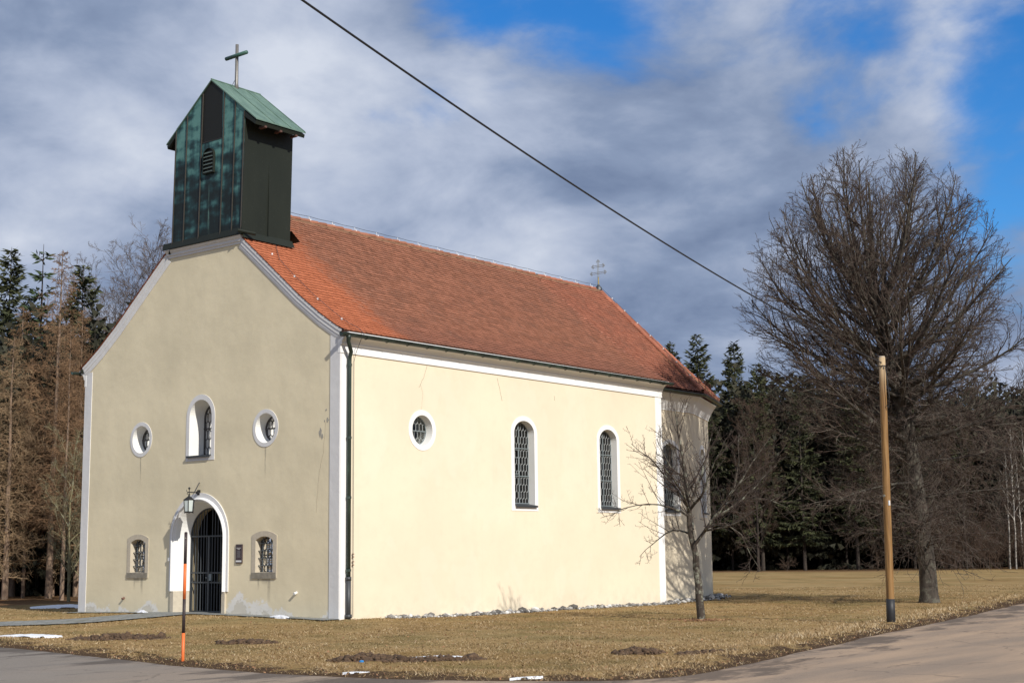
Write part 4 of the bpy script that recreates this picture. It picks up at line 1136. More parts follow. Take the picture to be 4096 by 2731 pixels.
# --- portal, gate
def portal():
    # white flat band, then a rounded moulding, then the splayed reveal
    n = len(PORT_OUT)
    mid = [(pc+(u-pc)*(1.135/1.235), (v if i < 2 else 2.03+(v-2.03)*1.09/1.22)) for i, (u, v) in enumerate(PORT_OUT)]
    inn = [(PORT_IN[0][0], .60), (PORT_IN[1][0], .60)]+PORT_IN[2:]
    def band(name, rows, m_, closed=False):
        mb = MB()
        for a, b in zip(rows[:-1], rows[1:]):
            # skip the lower edge: go round from the lower right corner over the arch to the lower left
            order = list(range(1, n))+[0]
            mb.strip([a[i] for i in order], [b[i] for i in order])
        # end caps
        mb.add([r[1] for r in rows], [tuple(range(len(rows)))]); mb.add([r[0] for r in rows], [tuple(range(len(rows)))])
        return mb.build(name, m_, p_)
    mbp = MB(); order = list(range(1, n))+[0]
    A = [gable_fn(*PORT_OUT[i], .0) for i in order]; B = [gable_fn(*PORT_OUT[i], -.03) for i in order]; Cq = [gable_fn(*mid[i], -.03) for i in order]
    mbp.strip(A, B); mbp.strip(B, Cq)
    p_ = mbp.build('portal', M['white_front'], church)
    def off(f, d):
        return [gable_fn(pc+(u-pc)*f, v if i < 2 else 2.03+(v-2.03)*f, d) for i, (u, v) in enumerate(inn)]
    band('moulding', [[gable_fn(*q, -.03) for q in mid], off(1.085, -.085), off(1.06, -.10), off(1.035, -.085), off(1.03, -.04), off(1.015, -.045), off(1.0, -.03), off(.985, 0)], M['white'])
    # splay
    mb = MB(); gat = [(PORT_GATE[0][0], .60), (PORT_GATE[1][0], .60)]+PORT_GATE[2:]
    A = [off(.985, 0)[i] for i in order]; B = [gable_fn(*gat[i], .34) for i in order]; mb.strip(A, B); mb.build('reveal', M['reveal'], p_, fix=False)
    # inner stone frame round the gate
    mb = MB(); A = [gable_fn(*PORT_GATE[i], .34) for i in order]; B = [gable_fn(*PORT_GATE[i], .62) for i in order]; mb.strip(A, B)
    st = plain('portal inner frame', (.50, .42, .27), .9, 0, .15, 8, .3, 50); mb.build('gate_jamb', st, p_, fix=False)
    # stone plinths
    mb = MB()
    for s in (-1, 1):
        mb.prism([(pc+s*1.145, -.045), (pc+s*1.01, -.045), (pc+s*.80, .33), (pc+s*.80, .36), (pc+s*1.145, .36)], lambda u, d, z: Vector((u, d, z)), -.3, .60)
    build_split(mb, 'plinth_stone', M['stone'], p_)
    mb = MB(); mb.box(pc-1.1, pc+1.1, -.12, .70, -.3, .012); mb.build('threshold', M['stone'], p_)
    mb = MB(); mb.box(pc-1.245, pc-1.15, -.07, 0, 1.42, 1.51); mb.build('junction_box', M['white_front'], p_)
    # gate
    gm = MB(); y = .36
    for u in (pc-.765, pc+.765): gm.box(u-.022, u+.022, y-.02, y+.02, .02, 2.08)
    gm.box(pc-.035, pc+.035, y-.03, y+.02, .02, 2.08)
    for z in (.05, .83, 1.09, 2.08): gm.box(pc-.78, pc+.78, y-.018, y+.014, z-.02, z+.02)
    arcp = [gable_fn(u, v, y) for u, v in arc(pc, 2.08, .765, .75, 0, 180, 24)]; gm.tube(arcp, .022, 6)
    g = gm.build('gate', M['iron'], p_)
    # upper level: the portal already is a part, so bars stay in the gate's own mesh
    bm_ = MB()
    for i in range(13):
        u = pc-.765+1.53*(i+.5)/13
        if abs(u-pc) < .05: continue
        top = 2.08+.74*math.sqrt(max(0, 1-((u-pc)/.765)**2))
        bm_.tube([(u, y, .05), (u, y, 2.06)], .0125, 6); bm_.tube([(u, y, 2.08), (u, y, top)], .0125, 6)
    b_ = bm_.build('gate_bars', plain('gate bars', (.085, .095, .105), .45, .3, .2, 20), p_)
    lk = MB(); lk.box(pc+.03, pc+.13, y-.035, y+.02, .88, 1.06); lk.tube([(pc+.02, y-.07, .96), (pc-.06, y-.07, .96)], .01, 6); lk.tube([(pc+.02, y-.07, .96), (pc+.02, y, .96)], .01, 6); lk.build('lock', M['iron_light'], p_)
    sg = MB(); sg.box(pc+.34, pc+.50, y+.05, y+.06, .80, 1.06); sg.build('notice', plain('yellowed notice', (.22, .19, .10), .8), p_)
portal()

# --- small drain stubs and the white knob on the gable
mb = MB(); mb.tube([(9.29, .02, .60), (9.29, -.09, .57)], .035, 10); mb.build('drain_stub', M['porcelain'], church)
mb = MB(); mb.tube([(2.17, .02, .40), (2.17, -.08, .37)], .03, 10); mb.build('drain_stub', M['rust'], church)
# chipped plaster near the corner and the hairline crack
mb = MB()
def chip(cx, cz, rx, rz, seed):
    r = random.Random(seed); o = [(cx+rx*math.cos(a)*r.uniform(.55, 1.1), cz+rz*math.sin(a)*r.uniform(.55, 1.1)) for a in np.linspace(0, 2*math.pi, 12)[:-1]]
    mb.prism(o, lambda u, v, d: Vector((u, d, v)), -.006, .01)
for a in ((10.12, 4.62, .06, .13, 1), (10.18, 4.52, .05, .08, 7), (10.38, 4.92, .045, .08, 2), (10.27, 4.90, .02, .035, 3), (10.31, 5.17, .022, .03, 4), (10.335, 5.19, .015, .03, 9)): chip(*a)
build_split(mb, 'plaster_chip', plain('bare render', (.37, .35, .30), .95, 0, .25, 12, .6, 40), church)
mb = MB()
def crack(fn, pts, r=.0035):
    q = []
    for (a, b), (c, d) in zip(pts[:-1], pts[1:]):
        for t in np.linspace(0, 1, 8)[:-1]: q.append(fn(a+(c-a)*t+random.uniform(-.012, .012), b+(d-b)*t, -.001))
    q.append(fn(*pts[-1], -.001)); mb.tube(q, r, 4)
crack(gable_fn, [(10.43, 4.92), (10.5, 4.94), (10.78, 5.06)]); crack(gable_fn, [(10.30, 4.86), (10.22, 4.1), (10.08, 3.6), (9.98, 2.6)], .0028)
crack(nave_fn, [(3.30, 6.58), (3.16, 6.25), (2.96, 5.95)], .006); crack(nave_fn, [(3.02, 6.05), (3.12, 5.8), (3.05, 5.36)], .003)
crack(nave_fn, [(6.30, 6.50), (6.42, 6.15), (6.52, 5.86)], .006); crack(nave_fn, [(9.02, 6.2), (9.05, 6.06)], .006)
build_split(mb, 'plaster_crack', plain('crack grime', (.28, .24, .17), .95), church)  # thin brown strands along the crack lines

# ------------------------------------------------------------------ trees
def norm(v): return v/np.maximum(1e-9, np.linalg.norm(v, axis=-1, keepdims=True))
def tubes(P, R, sides=3):
    """P (N,K,3), R (N,K) -> vertices, quads"""
    N, K, _ = P.shape
    T = np.empty_like(P); T[:, 1:-1] = P[:, 2:]-P[:, :-2]; T[:, 0] = P[:, 1]-P[:, 0]; T[:, -1] = P[:, -1]-P[:, -2]; T = norm(T)
    ref = np.where(np.abs(T[:, :1, 2:3]) < .9, np.array([0, 0, 1.]), np.array([1., 0, 0]))
    U = norm(np.cross(T, np.broadcast_to(ref, T.shape))); Wv = np.cross(T, U)
    a = 2*np.pi*np.arange(sides)/sides
    V = P[:, :, None]+R[:, :, None, None]*(U[:, :, None]*np.cos(a)[None, None, :, None]+Wv[:, :, None]*np.sin(a)[None, None, :, None])
    I = np.arange(N*K*sides).reshape(N, K, sides); J = np.roll(I, -1, 2)
    F = np.stack([I[:, :-1], J[:, :-1], J[:, 1:], I[:, 1:]], -1).reshape(-1, 4)
    return V.reshape(-1, 3), F
def sprout(rng, P, R, n, t0, t1, ang, length, K=5, up=0., bend=0., wob=.06, rf=.6, rtip=.25, rmin=.003, taper=.5, golden=False, envelope=None, grav=0., lenjit=.3):
    """n children per parent polyline; length: factor of the parent length"""
    N, Kp, _ = P.shape
    plen = np.linalg.norm(np.diff(P, axis=1), axis=2).sum(1)
    t = t0+(t1-t0)*(np.arange(n)[None, :]+rng.random((N, n)))/n
    x = t*(Kp-1); i = np.minimum(x.astype(int), Kp-2); f = (x-i)[..., None]; ar = np.arange(N)[:, None]
    p0 = P[ar, i]*(1-f)+P[ar, i+1]*f; tan = norm(P[ar, i+1]-P[ar, i])
    r0 = R[ar, i]*(1-f[..., 0])+R[ar, i+1]*f[..., 0]
    ref = norm(rng.normal(size=(N, n, 3))); per = norm(np.cross(tan, ref))
    if golden:
        az = (np.arange(n)*2.39996)[None, :]+rng.random((N, 1))*6.28+rng.normal(0, .25, (N, n))
        u = norm(np.cross(tan, np.array([1., .02, .03]))); w = np.cross(tan, u); per = u*np.cos(az)[..., None]+w*np.sin(az)[..., None]
    a = ang(t) if callable(ang) else ang
    a = np.radians(a)*(1+rng.normal(0, .16, (N, n))); a = a[..., None]
    d = norm(tan*np.cos(a)+per*np.sin(a)+np.array([0, 0, 1.])*up)
    ln = plen[:, None]*(length(t) if callable(length) else length)*(1-taper*t)*(1+rng.uniform(-lenjit, lenjit, (N, n)))
    if envelope is not None:
        for _ in range(8):
            tip = p0+d*ln[..., None]; bad = envelope(tip); ln = np.where(bad, ln*.82, ln)
    M_ = N*n; p0 = p0.reshape(M_, 3); d = d.reshape(M_, 3); ln = ln.reshape(M_); r0 = r0.reshape(M_)
    s = np.linspace(0, 1, K); Q = np.empty((M_, K, 3)); Q[:, 0] = p0; cur = d.copy()
    for k in range(1, K):
        cur = norm(cur+np.array([0, 0, 1.])*(bend-grav*s[k])/K+rng.normal(0, wob, (M_, 3)))
        Q[:, k] = Q[:, k-1]+cur*(ln/(K-1))[:, None]
    rb = np.maximum(np.minimum(r0*rf, r0), rmin); RR = rb[:, None]*(1-(1-rtip)*s[None, :]); RR = np.maximum(RR, rmin*.7)
    return Q, RR
def join_tubes(parts):
    V = []; F = []; b = 0
    for P, R, sd in parts:
        v, f = tubes(P, R, sd); V.append(v); F.append(f+b); b += len(v)
    return np.concatenate(V), np.concatenate(F)
def tree_obj(name, trunk_me, crown_me, loc, label, cat, group=None, rz=0., sc=1.):
    r = empty(name, loc, label, cat, group, rz); r.scale = (sc, sc, sc) if not isinstance(sc, tuple) else sc
    if trunk_me: link('trunk', trunk_me, r)
    if crown_me: link('crown', crown_me, r)
    return r
def gzf(x, y): return float(gz(x, y))

# --- the old linden by the road
def linden():
    rng = np.random.default_rng(21)
    H = 14.6
    zs = np.array([-.3, 0, .25, 1, 2.5, 4.5, 6, 7.5, 9, 10.5, 12, 13.4]); xs = np.array([0, 0, 0, .0, -.04, -.08, -.05, -.12, -.10, -.16, -.12, -.15])
    P = np.stack([xs, .03*np.sin(zs), zs], 1)[None]; R = np.array([.40, .34, .285, .265, .26, .25, .25, .22, .16, .11, .065, .025])[None]
    prof_h = [0, 1.2, 2.2, 3.5, 5, 7, 9.4, 11, 12.4, 13.4, 14.2, 14.9]; prof_r = [.3, 2.2, 3.4, 4.2, 4.6, 4.75, 4.6, 4.1, 3.4, 2.55, 1.55, .3]
    def env(p):
        r = np.hypot(p[..., 0], p[..., 1]); lump = 1+.05*np.sin(3.1*np.arctan2(p[..., 1], p[..., 0])+p[..., 2])+.03*np.sin(7*np.arctan2(p[..., 1], p[..., 0])+2.3*p[..., 2])
        return (r > np.interp(p[..., 2], prof_h, prof_r)*lump) | (p[..., 2] > 14.9) | (p[..., 2] < .9)
    # big limbs: a fan from the fork at about 5 m
    def one(t0, t1, n, ang, ln, up, bend, rf, grav=0.): return sprout(rng, P, R, n, t0, t1, ang, ln, K=9, up=up, bend=bend, wob=.05, rf=rf, rtip=.12, taper=0, golden=True, envelope=env, grav=grav, lenjit=.08)
    def bez(n, z_lo, z_hi, o_lo, o_hi, rr, power=1., reach=1.0, sag=.10, ph=0.):
        i = np.arange(n); f = ((i+.5)/n)**power; az = i*2.39996+ph+rng.normal(0, .12, n)
        zt = z_lo+(z_hi-z_lo)*f; rad = np.interp(zt, prof_h, prof_r)*reach*rng.uniform(.93, 1.02, n)
        zo = o_lo+(o_hi-o_lo)*np.clip(f+rng.normal(0, .12, n), 0, 1)
        o = np.stack([np.interp(zo, P[0, :, 2], P[0, :, 0]), np.interp(zo, P[0, :, 2], P[0, :, 1]), zo], 1)
        t = np.stack([rad*np.cos(az), rad*np.sin(az), zt], 1); L_ = np.linalg.norm(t-o, axis=1)[:, None]
        c = o+(t-o)*.45+np.stack([np.cos(az), np.sin(az), -.9+0*az], 1)*L_*sag
        s_ = np.linspace(0, 1, 11)[None, :, None]; Q = o[:, None]*(1-s_)**2+2*c[:, None]*s_*(1-s_)+t[:, None]*s_**2
        Q[:, 2:] += (rng.normal(0, .035, (n, 9, 3))).cumsum(1)*np.linspace(.2, 1, 9)[None, :, None]
        return Q, np.maximum(rr*(.75+.5*rng.random(n))[:, None]*(1-.90*np.linspace(0, 1, 11)**.8)[None], .010)
    L1 = [bez(52, 6.6, 14.5, 5.0, 9.4, .10, .80, .99, .12), bez(26, 7.0, 13.6, 5.6, 9.8, .06, .85, .70, .08, 1.0), bez(10, 5.2, 7.2, 4.6, 6.4, .065, 1., .95, .04, 2.), one(.32, .46, 9, 90, .36, .0, .05, .2, .6)]
    def rs(p, r, K=9):
        x = np.linspace(0, p.shape[1]-1, K); i = np.minimum(x.astype(int), p.shape[1]-2); f = x-i
        return p[:, i]*(1-f)[None, :, None]+p[:, i+1]*f[None, :, None], r[:, i]*(1-f)+r[:, i+1]*f
    L1 = [rs(p, r) for p, r in L1]
    main = [(P, R, 14)]+[(p, r, 7) for p, r in L1]
    LP = np.concatenate([p for p, r in L1]); LR = np.concatenate([r for p, r in L1])
    P2a, R2a = sprout(rng, LP, LR, 12, .18, .9, 32, .34, K=6, up=.04, bend=.10, wob=.10, rf=.48, rtip=.2, rmin=.008, envelope=env, taper=.35)
    P2b, R2b = sprout(rng, LP, LR, 7, .62, 1.0, 30, .30, K=6, up=.02, bend=.08, wob=.12, rf=.7, rtip=.25, rmin=.008, envelope=env, taper=.2)
    P2, R2 = np.concatenate([P2a, P2b]), np.concatenate([R2a, R2b])
    P3, R3 = sprout(rng, P2, R2, 5, .15, 1.0, 36, .52, K=5, up=.04, bend=.08, wob=.13, rf=.62, rtip=.3, rmin=.0074, envelope=env)
    P4, R4 = sprout(rng, P3, R3, 4, .15, 1.0, 42, .52, K=4, up=.03, bend=.05, wob=.18, rf=.7, rtip=.45, rmin=.0052)
    # epicormic sprays round the trunk
    PT = P[:, 3:8]; RT = R[:, 3:8]
    E1, ER1 = sprout(rng, PT, RT*.12, 130, 0.05, 1., 75, .34, K=5, up=.0, bend=.0, wob=.14, rf=.6, rtip=.4, rmin=.008, taper=.2, grav=.8, lenjit=.5)
    E2, ER2 = sprout(rng, E1, ER1, 9, .2, 1., 48, .55, K=4, up=-.05, wob=.18, rmin=.0068, grav=.3)
    E3, ER3 = sprout(rng, E2, ER2, 4, .2, 1., 45, .6, K=3, up=-.05, wob=.18, rmin=.006)
    def lean(p):
        k_ = -1.10*np.clip(p[..., 2:3]/9.5, 0, 1)**2.0
        return p+k_*np.array([math.cos(YAW), math.sin(YAW), 0.])
    main = [(lean(p), r, n) for p, r, n in main]; P2, P3, P4, E1, E2, E3 = [lean(p) for p in (P2, P3, P4, E1, E2, E3)]
    v, f = join_tubes(main); tm = np_mesh('linden_trunk', v, f, [M['bark_lime']], True)
    v, f = join_tubes([(P2, R2, 5), (P3, R3, 4), (P4, R4, 3), (E1, ER1, 3), (E2, ER2, 3), (E3, ER3, 3)]); cm = np_mesh('linden_crown', v, f, [M['twig_lime']], True)
    tree_obj('linden_tree', tm, cm, (18.59, 17.83, gzf(18.59, 17.83)), 'tall bare linden with dome crown standing by the road beyond the wooden pole', 'tree')
linden()

# --- the small fruit tree before the choir
def fruit_tree():
    rng = np.random.default_rng(5)
    rt = np.array([math.cos(YAW), math.sin(YAW), 0]); fw = np.array([-math.sin(YAW), math.cos(YAW), 0])
    def pl(pts, r0, r1, K=9):
        pts = np.array(pts, float); s = np.r_[0, np.cumsum(np.linalg.norm(np.diff(pts, axis=0), axis=1))]; t = np.linspace(0, s[-1], K)
        q = np.stack([np.interp(t, s, pts[:, j]) for j in range(3)], 1); q[1:-1] = (q[:-2]+2*q[1:-1]+q[2:])/4
        q[2:-1] += rng.normal(0, .018, (K-3, 3))
        w = q[:, :1]*rt+q[:, 1:2]*fw+q[:, 2:]*np.array([0, 0, 1.])
        return w, np.linspace(r0, r1, K)*(1 if r0 > .1 else .95)
    # (across, away, up)
    specs = [([(0, 0, -.2), (0, 0, .05), (-.03, 0, .5), (-.05, .02, 1.0), (-.14, .03, 1.75), (-.22, .05, 2.7)], .105, .062),
             ([(-.22, .05, 2.7), (-.30, -.05, 3.4), (-.38, -.1, 4.2), (-.52, -.1, 5.15)], .06, .010),
             ([(-.13, .03, 1.8), (.12, -.1, 2.15), (.42, -.2, 2.5), (.85, -.35, 3.15), (1.25, -.4, 3.7), (1.75, -.5, 4.4)], .048, .007),
             ([(.42, -.2, 2.5), (.62, .1, 2.8), (1.2, .4, 2.95), (1.8, .6, 2.95), (2.35, .7, 2.7)], .030, .007),
             ([(.25, -.15, 2.3), (.7, .2, 2.35), (1.1, .3, 2.1), (1.35, .35, 1.5), (1.55, .35, 1.15)], .026, .006),
             ([(-.20, .05, 2.5), (-.6, -.25, 2.72), (-1.2, -.5, 2.85), (-1.8, -.6, 2.75), (-2.45, -.8, 2.48)], .030, .005),
             ([(-.24, .05, 2.75), (-.6, .3, 3.35), (-1.1, .5, 3.95), (-1.55, .6, 4.35)], .040, .007),
             ([(-.16, .04, 2.05), (-.5, .4, 2.25), (-.95, .6, 2.0), (-1.4, .75, 1.55)], .030, .006),
             ([(-.22, .05, 2.7), (.05, .35, 3.3), (.35, .6, 4.0), (.5, .7, 4.6)], .045, .008),
             ([(-.22, .05, 2.65), (.1, -.5, 3.1), (.3, -.95, 3.7), (.55, -1.2, 4.3)], .042, .008),
             ([(-.2, .05, 2.6), (-.45, -.6, 3.1), (-.8, -1.1, 3.5), (-1.2, -1.4, 3.9)], .040, .007),
             ([(-.15, .05, 2.2), (-.05, .7, 2.6), (-.1, 1.3, 3.0), (-.2, 1.7, 3.5)], .040, .007),
             ([(-.30, -.05, 3.4), (-.75, -.1, 3.8), (-1.0, -.2, 4.4)], .026, .007),
             ([(.42, -.2, 2.5), (.9, -.1, 2.75), (1.5, .1, 3.3), (2.0, .2, 3.75)], .032, .006),
             ([(.85, -.35, 3.15), (1.0, -.2, 3.8), (1.05, -.1, 4.5)], .026, .006),
             ([(.12, -.1, 2.15), (.8, -.7, 2.3), (1.4, -1.0, 2.7), (1.9, -1.2, 3.0)], .030, .006),
             ([(.12, -.1, 2.15), (.2, -.7, 2.3), (.5, -1.2, 2.2), (.9, -1.5, 2.4)], .030, .006)]
    L = [pl(*s) for s in specs]
    tr = [(p[None], r[None], 12 if i == 0 else 6) for i, (p, r) in enumerate(L)]
    LP = np.stack([p for p, r in L[1:]]); LR = np.stack([r for p, r in L[1:]])
    P2, R2 = sprout(rng, LP, LR, 12, .10, 1, 50, .46, K=6, up=.25, bend=.3, wob=.09, rf=.48, rtip=.3, rmin=.0062, lenjit=.5)
    P3, R3 = sprout(rng, P2, R2, 3, .2, 1, 48, .55, K=5, up=.3, bend=.3, wob=.10, rf=.65, rtip=.5, rmin=.0046, lenjit=.5)
    P4, R4 = sprout(rng, P3, R3, 3, .2, 1, 60, .35, K=3, up=.1, wob=.15, rmin=.0042, lenjit=.5)
    # short spurs
    S1, SR1 = sprout(rng, np.concatenate([P2]), np.concatenate([R2]), 5, .1, 1, 70, .09, K=3, wob=.2, rmin=.0055, rtip=.9, lenjit=.5)
    v, f = join_tubes(tr); tm = np_mesh('fruit_trunk', v, f, [M['bark_fruit']], True)
    v, f = join_tubes([(P2, R2, 4), (P3, R3, 3), (P4, R4, 3), (S1, SR1, 3)]); cm = np_mesh('fruit_crown', v, f, [M['twig_fruit']], True)
    tree_obj('fruit_tree', tm, cm, (18.12, 5.06, gzf(18.12, 5.06)), 'small crooked bare fruit tree on the lawn before the choir', 'tree')
fruit_tree()

# --- forest trees: a few prototypes, copied
def larch_proto(seed, H=14., r0=.15, pale=False, n=150, blen=2.3, low=.12):
    rng = np.random.default_rng(seed)
    zs = np.linspace(-.3, H, 14); P = np.stack([rng.normal(0, .03, 14).cumsum()*.5, rng.normal(0, .03, 14).cumsum()*.5, zs], 1)[None]; R = (r0*(1-.93*np.linspace(0, 1, 14)))[None]
    L = lambda t: (blen/H)*np.clip(1.25-1.1*t, .06, 1)*np.where(t < .3, .55, 1.)
    P1, R1 = sprout(rng, P, R, n, low, .995, 84, L, K=6, up=.0, bend=.15, wob=.06, rf=.22, rtip=.3, rmin=.010, taper=0, golden=True, grav=.35, lenjit=.35)
    P2, R2 = sprout(rng, P1, R1, 12, .10, 1, 55, .38, K=4, up=-.05, wob=.12, rf=.7, rtip=.5, rmin=.0085, grav=.5)
    P3, R3 = sprout(rng, P2, R2, 4, .1, 1, 50, .5, K=3, up=-.1, wob=.15, rmin=.0072, grav=.5)
    v, f = join_tubes([(P, R, 8)]); tm = np_mesh('larch_trunk', v, f, [M['bark_larch']], True)
    v, f = join_tubes([(P1, R1, 4), (P2, R2, 3), (P3, R3, 3)]); cm = np_mesh('larch_crown', v, f, [M['twig_larch_pale' if pale else 'twig_larch']], True)
    return tm, cm
def spruce_geom(rng, H=20., r0=.2, base=3.0, wid=2.8, whorl=.42, per=6, sprig=.46, droop=.35, thin=1.5):
    """needle sprays as many small blades along drooping branches"""
    zs = np.linspace(-.4, H, 10); tr = np.stack([0*zs, 0*zs, zs], 1)[None]; R = (r0*(1-.95*np.linspace(0, 1, 10)))[None]
    V = []; F = []; A = []
    z = base
    br = []
    while z < H-.15:
        t = (z-base)/(H-base); ln = wid*(1-t)**.80*(.45+.55*min(1, (t+.08)/.22))+.12
        for k in range(per):
            br.append((z+rng.uniform(-.15, .15), rng.uniform(0, 6.283), ln*rng.uniform(.62, 1.12), t))
        z += whorl*(.75+.5*rng.random())
    br = np.array(br); n = len(br)
    K = 6; s = np.linspace(0, 1, K)
    el = (-.25-droop*(1-br[:, 3])+.95*br[:, 3]**1.5)[:, None]
    rad = br[:, 2][:, None]*s[None]; hz = rad*np.tan(np.clip(el, -.8, 1.0))*.75+br[:, 2][:, None]*.22*s[None]**2
    P = np.stack([np.cos(br[:, 1])[:, None]*rad, np.sin(br[:, 1])[:, None]*rad, br[:, 0][:, None]+hz], -1)
    # sprigs
    m = np.maximum(4, (br[:, 2]/.055*thin).astype(int)); idx = np.repeat(np.arange(n), m); tt = rng.uniform(.12, 1.0, len(idx))
    x = tt*(K-1); i = np.minimum(x.astype(int), K-2); f = (x-i)[:, None]; p = P[idx, i]*(1-f)+P[idx, i+1]*f; tan = norm(P[idx, i+1]-P[idx, i])
    side = norm(np.cross(tan, np.array([0, 0, 1.])))*np.where(rng.random(len(idx)) < .5, -1, 1)[:, None]
    d = norm(tan*rng.uniform(.3, 1.0, (len(idx), 1))+side*rng.uniform(.2, 1., (len(idx), 1))+np.array([0, 0, -1.])*rng.uniform(.0, .75, (len(idx), 1)))
    L = sprig*rng.uniform(.6, 1.35, len(idx))[:, None]; w = norm(np.cross(d, norm(rng.normal(size=(len(idx), 3)))))*sprig*.13
    c = p+d*L*.45
    q = np.stack([p-w*.4, c-w+np.array([0, 0, -.02]), p+d*L, c+w], 1)
    V = q.reshape(-1, 3); F = np.arange(len(idx)*4).reshape(-1, 4)
    return (tr, R), (P, np.maximum(.03*(1-s)[None]*np.ones((n, 1)), .006)), V, F, rng.random(len(idx))
def spruce_proto(seed, mname='spruce', **kw):
    rng = np.random.default_rng(seed); (tr, R), (BP, BR), V, F, rnd = spruce_geom(rng, **kw)
    v, f = join_tubes([(tr, R, 8)]); tm = np_mesh('spruce_trunk', v, f, [M['bark_spruce']], True)
    bv, bf = tubes(BP, BR, 3)
    me = np_mesh('spruce_crown', np.r_[V, bv], [np.r_[F, bf+len(V)]], [M[mname], M['bark_spruce']], False, {'rnd': ('FACE', np.r_[rnd, np.zeros(len(bf))])}, np.r_[np.zeros(len(F)), np.ones(len(bf))])
    return tm, me
def bare_proto(seed, H=12., r0=.14, spread=3.2, n1=22, mt='twig_bare', fork=.3, twig=.008, bark_='bark_lime', n4=4, ang=42):
    rng = np.random.default_rng(seed)
    zs = np.linspace(-.3, H*.92, 12); P = np.stack([rng.normal(0, .06, 12).cumsum()*.6, rng.normal(0, .06, 12).cumsum()*.6, zs], 1)[None]; R = (r0*(1-.92*np.linspace(0, 1, 12)))[None]
    P1, R1 = sprout(rng, P, R, n1, fork, .98, ang, spread/H*1.3, K=7, up=.2, bend=.3, wob=.08, rf=.5, rtip=.2, rmin=.012, taper=.45, golden=True)
    P2, R2 = sprout(rng, P1, R1, 8, .15, 1, 40, .48, K=5, up=.12, bend=.2, wob=.1, rf=.6, rtip=.3, rmin=twig*1.2)
    P3, R3 = sprout(rng, P2, R2, 5, .1, 1, 42, .55, K=4, up=.1, wob=.13, rmin=twig)
    P4, R4 = sprout(rng, P3, R3, n4, .1, 1, 45, .6, K=3, up=.08, wob=.15, rmin=twig*.9)
    v, f = join_tubes([(P, R, 8), (P1, R1, 5)]); tm = np_mesh('bare_trunk', v, f, [M[bark_]], True)
    v, f = join_tubes([(P2, R2, 3), (P3, R3, 3), (P4, R4, 3)]); cm = np_mesh('bare_crown', v, f, [M[mt]], True)
    return tm, cm

LA, LB, LC = larch_proto(31, 15.0, .16, n=180, blen=2.5, low=.20), larch_proto(32, 11.0, .15, True, 170, 2.6, .10), larch_proto(33, 13.0, .11, False, 150, 2.0, .24)
SA, SB, SCp = spruce_proto(41), spruce_proto(42, H=18., wid=3.3, whorl=.5, droop=.2), spruce_proto(43, H=19., wid=2.5, whorl=.38, base=4.)
PINE = spruce_proto(44, 'pine', H=16.5, base=7.0, wid=1.7, whorl=.75, per=5, sprig=.42, droop=-.35, thin=1.25)
BA, BB = bare_proto(51, 12.5, .11, 3.6, n1=30, fork=.12, bark_='bark_spruce', n4=5), bare_proto(52, 10.5, .08, 3.0, n1=30, mt='twig_grey', fork=.08, bark_='bark_spruce', n4=5)
BD = bare_proto(55, 17., .15, 5.2, n1=36, mt='twig_grey', fork=.25, n4=6, twig=.0075, bark_='bark_spruce')
BC = bare_proto(53, 7.0, .075, 1.9, n1=18, mt='twig_lichen', fork=.1, twig=.0075, bark_='twig_lichen', n4=2, ang=55)
BIR = bare_proto(54, 13., .085, 1.6, n1=20, mt='twig_bare', fork=.35, twig=.008, bark_='birch', n4=3, ang=32)

LW = 'trees at the edge of the wood behind the gable'
left = [('larch_tree', LB, -17.53, 8.51, 1.0, 'pale brown bare larch at the picture edge, standing before the other wood trees', 'larch', .3),
        ('larch_tree', LA, -16.96, 10.23, 1.0, 'tallest bare reddish brown larch between the dark pine and the church gable', 'larch', 1.2),
        ('larch_tree', LC, -18.70, 10.13, .80, 'thin trunked larch close between the two large larches', 'larch', 2.2),
        ('larch_tree', LB, -19.6, 12.1, 1.12, 'rust brown larch crown just behind the tallest larch', 'larch', 2.6),
        ('larch_tree', LA, -21.4, 11.3, .88, 'brown larch between the pale edge larch and the pine', 'larch', 3.4),
        ('larch_tree', LA, -17.6, 12.0, .84, 'brown larch filling the gap next to the gable eave, behind the slim one', 'larch', 4.4),
        ('larch_tree', LC, -13.92, 8.82, .86, 'slim brown larch just outside the gable eave', 'larch', .9),
        ('pine_tree', PINE, -23.74, 13.78, 1.02, 'dark green pine rising above the brown larches', 'pine', .4),
        ('spruce_tree', SB, -22.2, 15.02, .87, 'dark spruce filling the gap beside the gable roof slope behind the larches', 'spruce', 1.),
        ('spruce_tree', SA, -28.58, 15.05, .88, 'dark green spruce cut by the picture edge behind the pale larch', 'spruce', 2.),
        ('spruce_tree', SB, -25.3, 14.2, .80, 'broad dark spruce low behind the pine trunk', 'spruce', .2),
        ('lichen_tree', BC, -11.98, 7.81, .95, 'small yellowish lichen covered tree next to the gable corner', 'tree', .0),
        ('lichen_tree', BC, -13.2, 9.3, .80, 'lower lichen covered sapling behind the yellowish tree', 'tree', 2.1),
        ('bare_tree', BD, -24.35, 18.41, .93, 'bare brown tree whose crown shows over the lower gable roof slope', 'tree', .5),
        ('bare_tree', BD, -27.93, 23.24, 1.10, 'bare grey brown tree rising nearest the turret behind the roof', 'tree', 1.5)]
for nm, pr, x, y, sc, lb, ct, rz in left:
    tree_obj(nm, pr[0], pr[1], (x, y, gzf(x, y)), lb, ct, LW, rz, sc)
RW = 'trees along the edge of the far wood'
